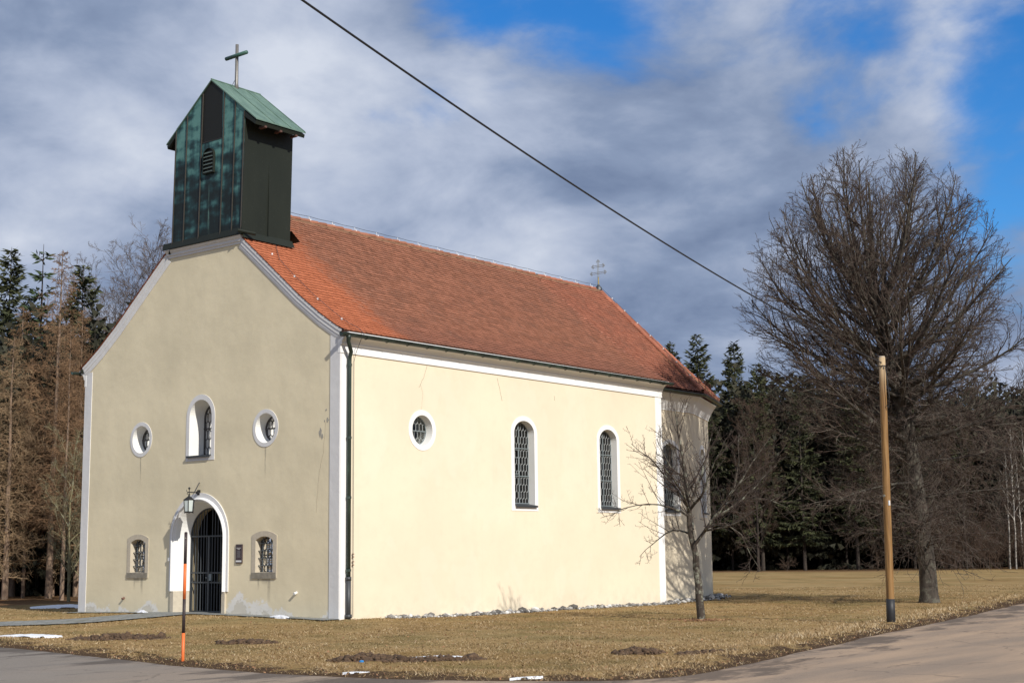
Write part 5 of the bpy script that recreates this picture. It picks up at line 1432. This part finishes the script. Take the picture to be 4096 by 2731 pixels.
right = [('spruce_tree', SA, -28.74, 78.82, .98, 'dark spruce half hidden by the choir roof', 'spruce', .1),
         ('spruce_tree', SB, -25.95, 78.49, 1.10, 'open crowned spruce with raised boughs next to the choir roof', 'spruce', 1.7),
         ('spruce_tree', SCp, -25.51, 83.95, 1.04, 'slender spruce with a sharp tip between choir roof and linden', 'spruce', .6),
         ('spruce_tree', SA, -21.1, 79.79, .86, 'lower spruce at the wood edge behind the fruit tree boughs', 'spruce', 2.4),
         ('spruce_tree', SB, -17.9, 80.9, .80, 'spruce with low green boughs over the dark gap under the wood', 'spruce', 1.1),
         ('spruce_tree', SCp, -15.02, 84.63, .85, 'spruce with pale trunk foot just past the wooden pole', 'spruce', .3),
         ('spruce_tree', SA, -11.95, 88.9, .74, 'shaded spruce directly behind the linden trunk', 'spruce', 2.9),
         ('spruce_tree', SB, -8.6, 92.0, .70, 'low spruce behind the brown thicket beyond the linden', 'spruce', 2.0),
         ('bare_tree', BA, -19.2, 75.6, 1.08, 'brown leafless tree before the spruces, behind the fruit tree', 'tree', .2),
         ('bare_tree', BA, -10.6, 80.3, .98, 'leafless tree half covered by the linden trunk', 'tree', 2.3),
         ('bare_tree', BB, -7.71, 82.0, 1.0, 'leafless brown tree in the thicket just past the linden', 'tree', 3.3),
         ('bare_tree', BA, -5.83, 84.27, .98, 'reddish brown bare tree between linden and birches', 'tree', 4.0),
         ('bare_tree', BB, -4.3, 89.2, 1.15, 'bare tree behind the birch stems', 'tree', 5.1),
         ('bare_tree', BA, -.8, 91.0, 1.1, 'bare tree at the road end beside the birches', 'tree', 1.9),
         ('birch_tree', BIR, -2.75, 86.73, .92, 'thickest white birch stem at the wood edge', 'birch', .0),
         ('birch_tree', BIR, -3.51, 87.4, .80, 'thin birch next to the brown thicket', 'birch', 1.),
         ('birch_tree', BIR, -1.6, 86.36, .88, 'birch closest to the road', 'birch', 2.),
         ('birch_tree', BIR, -3.04, 89.05, .84, 'birch standing just behind the thickest birch', 'birch', 3.)]
for nm, pr, x, y, sc, lb, ct, rz in right:
    tree_obj(nm, pr[0], pr[1], (x, y, gzf(x, y)), lb, ct, RW, rz, sc)

# --- deep woods that read as one mass
def wood_mass(name, spots, label, brown=0.):
    rng = np.random.default_rng(77); Vs = []; Fs = []; Rs = []; Ms = []; b = 0
    low = [spruce_geom(np.random.default_rng(95+i), H=1., r0=.011, base=.03, wid=.17, whorl=.030, per=7, sprig=.040, thin=3.4) for i in range(2)]
    protos = [spruce_geom(np.random.default_rng(90+i), H=1., r0=.011, base=.20, wid=.17, whorl=.028, per=7, sprig=.036, thin=4.2) for i in range(3)]
    for (x, y, h, kind) in spots:
        (tr, R), _, V, F, rnd = low[int(rng.integers(2))] if kind else protos[int(rng.integers(3))]
        a = rng.uniform(0, 6.28); c, s = math.cos(a), math.sin(a); Rm = np.array([[c, -s, 0], [s, c, 0], [0, 0, 1]])
        tv, tf = tubes(tr, R, 5)
        v = np.r_[V, tv]@Rm.T*h+np.array([x, y, gzf(x, y)]); f = np.r_[F, tf+len(V)]+b
        Vs.append(v); Fs.append(f); Rs.append(np.r_[rnd, np.zeros(len(tf))]); Ms.append(np.r_[np.zeros(len(F)), np.ones(len(tf))]); b += len(v)
    me = np_mesh(name, np.concatenate(Vs), np.concatenate(Fs), [M['wood_mass'], M['bark_spruce']], False, {'rnd': ('FACE', np.concatenate(Rs))}, np.concatenate(Ms))
    tag(link('woods', me), label, 'woods', kind='stuff')
def spot(depth, lat): 
    return (CAM[0]-math.sin(YAW)*depth+math.cos(YAW)*lat, CAM[1]+math.cos(YAW)*depth+math.sin(YAW)*lat)
_r = np.random.default_rng(8)
sp = []
for row, d in enumerate((122, 126, 130, 135, 140, 146, 153, 160, 168)):
    for lat in np.arange(12, 62, 2.3):
        x, y = spot(d+_r.uniform(-1.5, 1.5), lat+_r.uniform(-.8, .8)+(row % 2)*1.1); sp.append((x, y, _r.uniform(14.0, 18.0)*(1.0 if lat < 36 else .92)+.05*(d-122), int(row > 4)))
wood_mass('far_wood_mass', sp, 'deep dark conifer wood behind the field, beyond its edge trees')
sp = []
for row, d in enumerate((64, 67, 70, 74, 78, 83, 90)):
    for lat in np.arange(-44, -15, 1.9):
        x, y = spot(d+_r.uniform(-1.2, 1.2), lat+_r.uniform(-.7, .7)+(row % 2)*.9)
        if x < -9.6: sp.append((x, y, _r.uniform(10.5, 13.5)+.12*(d-64), int(row > 2)))
wood_mass('near_wood_mass', sp, 'dark conifer wood filling the background behind the larches')

# brown brushwood at the foot of the far wood
def brush():
    rng = np.random.default_rng(64); n = 520
    lat = np.where(rng.random(n) < .55, rng.uniform(27, 50, n), rng.uniform(14, 50, n)); d = 110+rng.uniform(0, 7, n)
    k_ = (lat > 33) | (rng.random(n) < .06); lat, d = lat[k_], d[k_]; n = len(lat)
    x = CAM[0]-math.sin(YAW)*d+math.cos(YAW)*lat; y = CAM[1]+math.cos(YAW)*d+math.sin(YAW)*lat; z = gz(x, y)
    hgt = np.where(lat > 28, rng.uniform(1.2, 4.2, n), rng.uniform(.2, .9, n))
    P = np.stack([np.stack([x, y, z], 1)+np.stack([rng.normal(0, .25, n)*t, rng.normal(0, .25, n)*t, hgt*t], 1) for t in np.linspace(0, 1, 4)], 1); R = np.tile(np.array([.02, .016, .012, .008]), (n, 1))
    P2, R2 = sprout(rng, P, R, 9, .15, 1, 40, .5, K=4, up=.15, wob=.12, rmin=.010); P3, R3 = sprout(rng, P2, R2, 4, .1, 1, 42, .6, K=3, wob=.15, rmin=.009)
    v, f = join_tubes([(P, R, 3), (P2, R2, 3), (P3, R3, 3)])
    tag(link('undergrowth', np_mesh('brushwood', v, f, [M['twig_bare']], True)), 'brown leafless brushwood along the foot of the far wood', 'undergrowth', kind='stuff')
brush()

# ------------------------------------------------------------------ grass, leaves, pebbles
def lawn_mask(x, y, ed):
    ok = ed < -.04
    ok &= ~((x > -.1) & (x < W+.03) & (y > -.0) & (y < LN+.1)) & ~((x > 1.0) & (x < XC+HW+.1) & (y > LN-.1) & (y < 24))
    ok &= ~((y > -.5) & (y < .1) & (x > -.2) & (x < W+.1))
    dp = np.full(len(x), 9.)
    for i in range(0, len(x), 20000):
        dp[i:i+20000] = np.sqrt(((x[i:i+20000, None]-PATHQ[None, :, 0])**2+(y[i:i+20000, None]-PATHQ[None, :, 1])**2).min(1))
    return ok & (dp > .9)
def grass():
    rng = np.random.default_rng(3); n = 620000
    th = rng.uniform(-.40, .40, n); d = 15.5*np.exp(rng.random(n)**1.15*np.log(64/15.5))
    lat = np.tan(th)*d; x = CAM[0]-math.sin(YAW)*d+math.cos(YAW)*lat; y = CAM[1]+math.cos(YAW)*d+math.sin(YAW)*lat
    ed = edge_dist(x, y); ok = lawn_mask(x, y, ed) & (x > -9)
    # thin out in patches and at the muddy verge
    pt = .5+.5*np.sin(x*1.7+np.sin(y*1.3)*1.4)*np.sin(y*1.9+np.sin(x*.9)*1.7)
    vn = .5+.5*np.sin(x*2.9+1.3*np.sin(y*2.1))*np.sin(y*3.3+1.1*np.sin(x*1.7)); ok &= rng.random(n) < (.55+.45*pt)*np.clip((-ed-.02)/(.35+1.1*vn), .10, 1)
    x, y, d, ed, pt = x[ok], y[ok], d[ok], ed[ok], pt[ok]; n = len(x); z = gz(x, y)+.045*np.exp(-((ed+.9)/.5)**2)-.008
    lane = (x > 15) & (y > -3)
    tall = np.clip(1-np.abs(ed+1.0)/1.4, 0, 1)*np.where(lane, 1., .25)
    h = rng.uniform(.012, .042, n)*(1+2.2*tall*rng.random(n))*(.7+.6*pt); wdt = (.0035+.00016*d)*rng.uniform(.7, 1.5, n)
    az = rng.uniform(0, 6.283, n); lean = rng.uniform(.3, 1.7, n)*h*np.where(tall > .5, .7, 1.2)
    az2 = rng.uniform(0, 6.283, n)
    p = np.stack([x, y, z], 1); w = np.stack([np.cos(az), np.sin(az), 0*az], 1)*wdt[:, None]
    tip = p+np.stack([np.cos(az2)*lean, np.sin(az2)*lean, h], 1)
    V = np.stack([p-w, p+w, tip], 1).reshape(-1, 3); F = np.arange(3*n).reshape(-1, 3)
    rnd = np.clip(rng.normal(.50, .25, n)+.22*tall-.12*(pt < .3), 0, 1)
    tag(link('grass', np_mesh('meadow_grass', V, F, [M['blade']], False, {'rnd': ('FACE', rnd)})), 'short dry straw coloured grass of the meadow', 'grass', kind='stuff')
grass()
def litter_leaves():
    rng = np.random.default_rng(13); n = 16000
    th = rng.uniform(-.40, .40, n); d = 15.5*np.exp(rng.random(n)*np.log(55/15.5)); lat = np.tan(th)*d
    x = CAM[0]-math.sin(YAW)*d+math.cos(YAW)*lat; y = CAM[1]+math.cos(YAW)*d+math.sin(YAW)*lat; ed = edge_dist(x, y)
    ok = lawn_mask(x, y, ed) & (rng.random(n) < np.where(ed > -1.5, 1., .22)); x, y, d = x[ok], y[ok], d[ok]
    # a heap of fallen leaves round the fruit tree foot
    k = 900; a = rng.uniform(0, 6.283, k); r = np.abs(rng.normal(0, .38, k)); x = np.r_[x, 18.12+r*np.cos(a)*1.2]; y = np.r_[y, 5.06+r*np.sin(a)]; n = len(x)
    z = gz(x, y)+rng.uniform(.012, .045, n)
    u = norm(rng.normal(size=(n, 3))*np.array([1, 1, .35])); v = norm(np.cross(u, norm(rng.normal(size=(n, 3))*np.array([.4, .4, 1])))); s = rng.uniform(.010, .030, n)[:, None]
    p = np.stack([x, y, z], 1); V = np.stack([p-u*s, p-v*s*.6, p+u*s, p+v*s*.6], 1).reshape(-1, 3)
    tag(link('leaf_litter', np_mesh('fallen_leaves', V, np.arange(4*n).reshape(-1, 4), [M['leaf']], False, {'rnd': ('FACE', rng.random(n))})), 'scattered dry brown leaves and straw on the meadow', 'leaf litter', kind='stuff')
litter_leaves()
def pebbles():
    rng = np.random.default_rng(17)
    ico = bmesh.new(); bmesh.ops.create_icosphere(ico, subdivisions=1, radius=1.); bv = np.array([v.co[:] for v in ico.verts]); bf = np.array([[v.index for v in f.verts] for f in ico.faces]); ico.free()
    n = 2600
    y = rng.uniform(1.6, LN+.35, n); x = W+.06+np.abs(rng.normal(0, .17, n)); x = np.where(y > LN-1.4, W-rng.uniform(-.5, .6, n)*(y > LN)+np.abs(rng.normal(0, .28, n))*(y <= LN), x)
    keep = rng.random(n) < (.35+.65*np.clip(np.sin(y*1.1+1)+.6, 0, 1)); x, y = x[keep], y[keep]
    # round the choir
    m = 1300; t = rng.random(m); P = np.where((t < .55)[:, None], np.array([XC+HW, LN])+(t/.55)[:, None]*(np.array([A0.x, A0.y])-np.array([XC+HW, LN])), np.array([A0.x, A0.y])+((t-.55)/.45)[:, None]*(np.array([A1.x, A1.y])-np.array([A0.x, A0.y])))
    x = np.r_[x, P[:, 0]+.05+np.abs(rng.normal(0, .28, m))]; y = np.r_[y, P[:, 1]+rng.normal(0, .05, m)]
    n = len(x); s = rng.lognormal(-3.3, .40, n); z = gz(x, y)+s*.45+.04*np.exp(-((y-LN-.2)/.8)**2)
    S = s[:, None]*np.stack([rng.uniform(.8, 1.3, n), rng.uniform(.8, 1.3, n), rng.uniform(.55, .9, n)], 1)
    V = bv[None]*S[:, None]*(1+rng.normal(0, .09, (n, len(bv), 1)))+np.stack([x, y, z], 1)[:, None]
    F = (bf[None]+(np.arange(n)*len(bv))[:, None, None]).reshape(-1, 3)
    tag(link('gravel', np_mesh('pebble_strip', V.reshape(-1, 3), F, [M['pebble']], True, {'rnd': ('FACE', np.repeat(rng.random(n), len(bf)))})), 'grey and white pebble strip along the foot of the nave wall', 'gravel', kind='stuff')
pebbles()

# ------------------------------------------------------------------ mounds, snow, small bits
def heap(x0, y0, rx, ry, rot, n, seed, label, hmax=.09):
    rng = np.random.default_rng(seed)
    ico = bmesh.new(); bmesh.ops.create_icosphere(ico, subdivisions=1, radius=1.); bv = np.array([v.co[:] for v in ico.verts]); bf = np.array([[v.index for v in f.verts] for f in ico.faces]); ico.free()
    # a low irregular sheet of soil plus clods
    k = 22; gx, gy = np.meshgrid(np.linspace(-1, 1, k), np.linspace(-1, 1, k), indexing='ij'); rr = np.hypot(gx, gy)+.18*np.sin(3*np.arctan2(gy, gx)+seed)+.12*np.sin(5*np.arctan2(gy, gx)+2*seed)
    hh = np.clip(1-rr**2, -.25, 1)*hmax*.6+rng.normal(0, .012, gx.shape)*(rr < 1); c, s = math.cos(rot), math.sin(rot)
    X = x0+gx*rx*c-gy*ry*s; Y = y0+gx*rx*s+gy*ry*c; V = [np.stack([X, Y, gz(X, Y)+hh-.006], -1).reshape(-1, 3)]
    I = np.arange(k*k).reshape(k, k); Q = np.stack([I[:-1, :-1], I[1:, :-1], I[1:, 1:], I[:-1, 1:]], -1).reshape(-1, 4); b = k*k; T = []
    for i in range(n*3):
        r = rng.random()**.7*1.10; a = rng.uniform(0, 6.283); gx_, gy_ = r*math.cos(a), r*math.sin(a); sz = rng.lognormal(-3.95, .5)
        X_ = x0+gx_*rx*c-gy_*ry*s; Y_ = y0+gx_*rx*s+gy_*ry*c
        v = bv*sz*np.array([rng.uniform(.8, 1.5), rng.uniform(.8, 1.5), rng.uniform(.5, 1.)])*(1+rng.normal(0, .28, (len(bv), 1)))+np.array([X_, Y_, gzf(X_, Y_)+max(0, 1-r*r)*hmax*.6+sz*.25])
        V.append(v); T.append(bf+b); b += len(v)
    m = 170; g1, g2 = rng.normal(0, .55, m), rng.normal(0, .55, m); px_ = x0+g1*rx*c-g2*ry*s; py_ = y0+g1*rx*s+g2*ry*c; pz_ = gz(px_, py_)+np.clip(1-g1**2-g2**2, 0, 1)*hmax*.7+.012
    a_ = rng.uniform(0, 6.283, m); l_ = rng.uniform(.03, .08, m); d_ = np.stack([np.cos(a_)*l_, np.sin(a_)*l_, rng.uniform(-.01, .03, m)], 1); w_ = np.stack([-np.sin(a_), np.cos(a_), 0*a_], 1)*.004; o_ = np.stack([px_, py_, pz_], 1)
    nq = len(Q)+sum(len(t) for t in T); S_ = np.arange(3*m).reshape(-1, 3)+b; V.append(np.stack([o_-w_, o_+w_, o_+d_], 1).reshape(-1, 3)); T.append(S_)
    tag(link('dirt_mound', np_mesh('soil_mound', np.concatenate(V), [Q, np.concatenate(T)], [M['soil'], M['straw']], True, None, np.r_[np.zeros(nq), np.ones(m)])), label, 'molehill', 'molehills and dug soil on the meadow')
RD = YAW
heap(11.0, -6.6, 1.0, .55, RD+.1, 260, 1, 'broad patch of dug soil behind the marker pole, below the sett path', .10)
heap(14.7, -6.34, .55, .32, RD, 160, 2, 'small low molehill midway between marker pole and downpipe', .07)
heap(20.0, -8.35, .62, .36, RD+.2, 240, 3, 'fresh brown molehill at the road verge beside a snow patch', .13)
heap(21.0, -7.9, .80, .22, RD+.1, 200, 4, 'long dark clod row in front of a thin snow strip', .07)
heap(22.95, -4.95, .42, .26, RD, 170, 5, 'dark molehill on the lawn before the choir', .11)
heap(24.0, -4.5, .55, .20, RD+.3, 130, 6, 'flat dark clods closest to the bending road edge', .05)
def snow(x0, y0, rx, ry, rot, seed, label, h=.03):
    rng = np.random.default_rng(seed); k = 28; gx, gy = np.meshgrid(np.linspace(-1, 1, k), np.linspace(-1, 1, k), indexing='ij')
    an = np.arctan2(gy, gx); rr = np.hypot(gx, gy)+.15*np.sin(3*an+seed)+.10*np.sin(7*an+seed*2)+.05*np.sin(13*an)
    hh = np.clip(1-rr, -.5, 1)**1*h*1.3+rng.normal(0, .003, gx.shape); hh = np.where(rr > 1, -.06, hh); c, s = math.cos(rot), math.sin(rot)
    X = x0+gx*rx*c-gy*ry*s; Y = y0+gx*rx*s+gy*ry*c; I = np.arange(k*k).reshape(k, k)
    me = np_mesh('snow', np.stack([X, Y, gz(X, Y)+hh+.035], -1).reshape(-1, 3), np.stack([I[:-1, :-1], I[1:, :-1], I[1:, 1:], I[:-1, 1:]], -1).reshape(-1, 4), [M['snow']], True)
    tag(link('snow_patch', me), label, 'snow patch', 'last patches of old snow')
snow(-6.3, 3.9, 1.2, .8, RD, 1, 'snow patch on the grass beside the gable corner', .06)
snow(8.75, -7.35, .80, .22, RD, 2, 'snow patch at the picture edge between path and road', .035)
snow(20.95, -7.72, .62, .10, RD, 3, 'thin snow strip behind the dark clod row', .03)
snow(21.75, -10.42, .20, .018, RD+.1, 4, 'narrow icy strip at the road edge below the fresh molehill', .006)
snow(24.35, -9.80, .26, .016, RD+.5, 5, 'thin snow remains at the bend of the road edge', .004)
snow(9.2, -.45, .35, .08, 0, 6, 'little snow heap at the foot of the gable below the knob', .04)
snow(3.55, -.40, .22, .08, 0, 7, 'little snow heap beside the portal plinth', .05)
mb = MB(); mb.lathe([(.035, 0), (.038, .02), (.02, .028)], (20.42, -8.95, gzf(20.42, -8.95)+.03), 10); tag(mb.build('plastic_cap', M['blue']), 'tiny blue plastic cap in the soil by the road', 'litter')

# ------------------------------------------------------------------ marker pole, utility pole, cable
def marker():
    x, y = 17.63, -10.21; z = gzf(x, y); r = empty('marker_pole', (x, y, z), 'orange and black striped snow marker pole at the road verge', 'marker pole')
    H = 2.07; cuts = [(-.25, .47, 'orange'), (.47, 1.01, 'black_paint'), (1.01, 1.575, 'orange'), (1.575, H, 'black_paint')]
    for a, b, m_ in cuts:
        mb = MB(); k = .026
        sh = lambda t: (.012*t/H, 0, t)
        mb.tube([sh(a), sh((a+b)/2), sh(b)], [k, k, k], 14); mb.build('band', M[m_], r, True)
    mb = MB(); mb.tube([(.012, 0, H), (.012, 0, H+.012), (.012, 0, H+.02)], [.026, .024, .012], 14); mb.build('cap', M['black_paint'], r, True)
    mb = MB(); mb.tube([(.012+.02, -.02, H-.08), (.012+.024, -.026, H-.08)], .012, 8); mb.build('bolt', M['zinc'], r)
marker()
PX, PY = 22.81, 5.44
def pole():
    z = gzf(PX, PY); r = empty('utility_pole', (PX, PY, z), 'leaning brown wooden utility pole with black foot by the road', 'utility pole')
    lean = lambda t: (.08*t/6, .04*t/6, t)
    mb = MB(); ts = np.linspace(-.3, 6.02, 12); mb.tube([lean(t) for t in ts], [.092-.018*t/6 for t in ts], 20); mb.build('shaft', M['pole'], r, True)
    mb = MB(); mb.tube([lean(6.02), lean(6.05)], [.074, .062], 20); mb.build('pole_top', plain('sawn pine', (.55, .45, .33), .8), r, True)
    mb = MB(); mb.tube([lean(-.3), lean(.30), lean(.56)], [.100, .099, .096], 20); mb.build('sleeve', M['sleeve'], r, True)
    mb = MB()
    c = lean(5.83)
    mb.tube([(c[0]+.082*math.cos(a), c[1]+.082*math.sin(a), c[2]+.01*math.sin(a)) for a in np.linspace(0, 6.3, 16)], .010, 5, False)
    mb.tube([(c[0]+.06, c[1]-.09, c[2]), (c[0]+.10, c[1]-.16, c[2]-.02), (c[0]+.10, c[1]-.18, c[2]-.10)], .012, 5)
    mb.tube([(c[0]+.09, c[1]-.05, c[2]-.02), (c[0]+.14, c[1]-.08, c[2]-.35), (c[0]+.17, c[1]-.08, c[2]-.75), (c[0]+.13, c[1]-.05, c[2]-.98), (c[0]+.08, c[1]-.06, c[2]-.92)], .010, 5)
    mb.build('cable_hook', M['wire'], r)
    mb = MB(); c = lean(2.86); mb.tube([(c[0]-.02, c[1]-.075, c[2]), (c[0]-.025, c[1]-.098, c[2])], .030, 10); mb.build('nail_plate', M['zinc'], r)
    mb = MB(); c = lean(2.70); mb.box(c[0]+.060, c[0]+.085, c[1]-.065, c[1]-.015, c[2]-.055, c[2]+.055); mb.build('tag', M['porcelain'], r)
pole()
def cable():
    A = np.array([22.89, 5.48, 5.75]); B = np.array([26.549, -16.027, 6.941]); K = 1.5; s_ = .6; sB = .5333
    pts = []
    for k in np.linspace(0, 1.5, 60):
        p = A+(B-A)*k; p[2] -= s_*4*(k/K)*(1-k/K)-sB*k; pts.append(tuple(p))
    mb = MB(); mb.tube(pts, .0125, 6); tag(mb.build('overhead_cable', M['wire'], None, True), 'black overhead cable sagging from the wooden pole across the sky', 'cable')
cable()

# ------------------------------------------------------------------ lantern and plaque on the gable
def lantern():
    x, y = 5.385, -.345; z0, z1 = 2.725, 3.05
    r = empty('wall_lantern', (0, 0, 0), 'black hexagonal lantern on a wrought bracket above the church door', 'lantern')
    hexp = lambda rad, z: [(x+rad*math.cos(math.radians(60*k+15)), y+rad*math.sin(math.radians(60*k+15)), z) for k in range(6)]
    mb = MB(); A, B = hexp(.118, z0+.02), hexp(.142, z1)
    mb.strip(A, B, True); mb.build('lamp_glass', M['frost'], r, fix=False)
    mb = MB(); A, B = hexp(.123, z0), hexp(.148, z1+.01)
    for a, b in zip(A, B): mb.tube([a, b], .012, 5)
    for P in (A, B): mb.tube(P+[P[0]], .014, 5)
    for a in A: mb.tube([a, (a[0], a[1], a[2]-.03)], .010, 5)
    mb.add(A, [tuple(range(6))]); mb.build('lamp_frame', M['wire'], r)
    mb = MB(); mb.add(hexp(.168, z1+.005)+[(x, y, z1+.125)], [(k, (k+1) % 6, 6) for k in range(6)]+[tuple(range(6))]); mb.lathe([(.03, .10), (.022, .14), (.03, .155), (.012, .17)], (x, y, z1), 8); mb.build('lamp_roof', M['wire'], r)
    zb = 3.26; mb = MB(); mb.tube([(x, -.01, zb), (x, y-.05, zb)], .016, 6); mb.tube([(x, y, z1+.15), (x, y, zb+.09)], .010, 6); mb.lathe([(.006, 0), (.03, .02), (.03, .05), (.006, .07)], (x, y, zb+.07), 8)
    mb.tube([(x, y-.05, zb), (x-.02, y-.085, zb+.04), (x-.03, y-.06, zb+.07)], .008, 5); mb.tube([(x, y-.05, zb), (x+.02, y-.085, zb-.04), (x+.0, y-.06, zb-.06)], .008, 5)
    for s in (-1, 1): mb.tube([(x+s*.012, y+.18, zb+.01), (x+s*.012, -.005, zb+.27)], .008, 5)
    mb.box(x-.05, x+.05, -.035, -.002, zb-.07, zb+.07); mb.box(x-.035, x+.035, -.09, -.03, zb-.035, zb+.035); mb.build('bracket', M['wire'], r)
lantern()
def text_obj(body, size, loc, m_, parent, name='lettering', align='CENTER'):
    cu = bpy.data.curves.new(name, 'FONT'); cu.body = body; cu.size = size; cu.align_x = align; cu.extrude = .0006
    o = bpy.data.objects.new(name, cu); COL.objects.link(o); o.rotation_euler = (math.pi/2, 0, 0); o.location = loc; cu.materials.append(m_); o.parent = parent
    return o
def plaque():
    x0, x1, z0, z1 = 6.965, 7.215, 1.345, 1.84; xm = (x0+x1)/2
    r = empty('wall_plaque', (0, 0, 0), 'narrow brown information plaque with pale lettering between door and barred window', 'plaque')
    mb = MB(); mb.box(x0, x1, -.034, -.002, z0, z1); mb.build('plate', M['plaque'], r)
    mb = MB()
    for a in ((x0+.014, x1-.014, z1-.022, z1-.017), (x0+.014, x1-.014, z0+.012, z0+.017), (x0+.012, x0+.017, z0+.012, z1-.017), (x1-.017, x1-.012, z0+.012, z1-.017)): mb.box(a[0], a[1], -.0355, -.034, a[2], a[3])
    mb.build('border_line', M['plaque_edge'], r)
    mb = MB(); mb.box(x0+.014, x1-.014, -.0358, -.034, z0+.032, z0+.076); mb.build('white_strip', M['porcelain'], r)
    # the title and body are too small to read in the photograph: kept as rows of illegible strokes of the same widths
    mb = MB(); rr = random.Random(4)
    def row(z, wdt, h):
        x = xm-wdt/2
        while x < xm+wdt/2-.004:
            w_ = min(rr.uniform(.006, .011), xm+wdt/2-x); mb.box(x, x+w_*.72, -.0357, -.034, z, z+h); x += w_
    row(z1-.105, .185, .015); row(z1-.135, .09, .016); mb.build('title_lettering', M['text_light'], r)
    mb = MB()
    for i, w_ in enumerate((.10, .12, .13, .14, .15, .13, .12, .10, .15, .11, .13, .14, .17, .14)): row(z1-.172-i*.0135, w_, .007)
    mb.build('body_lettering', M['text_grey'], r)
plaque()
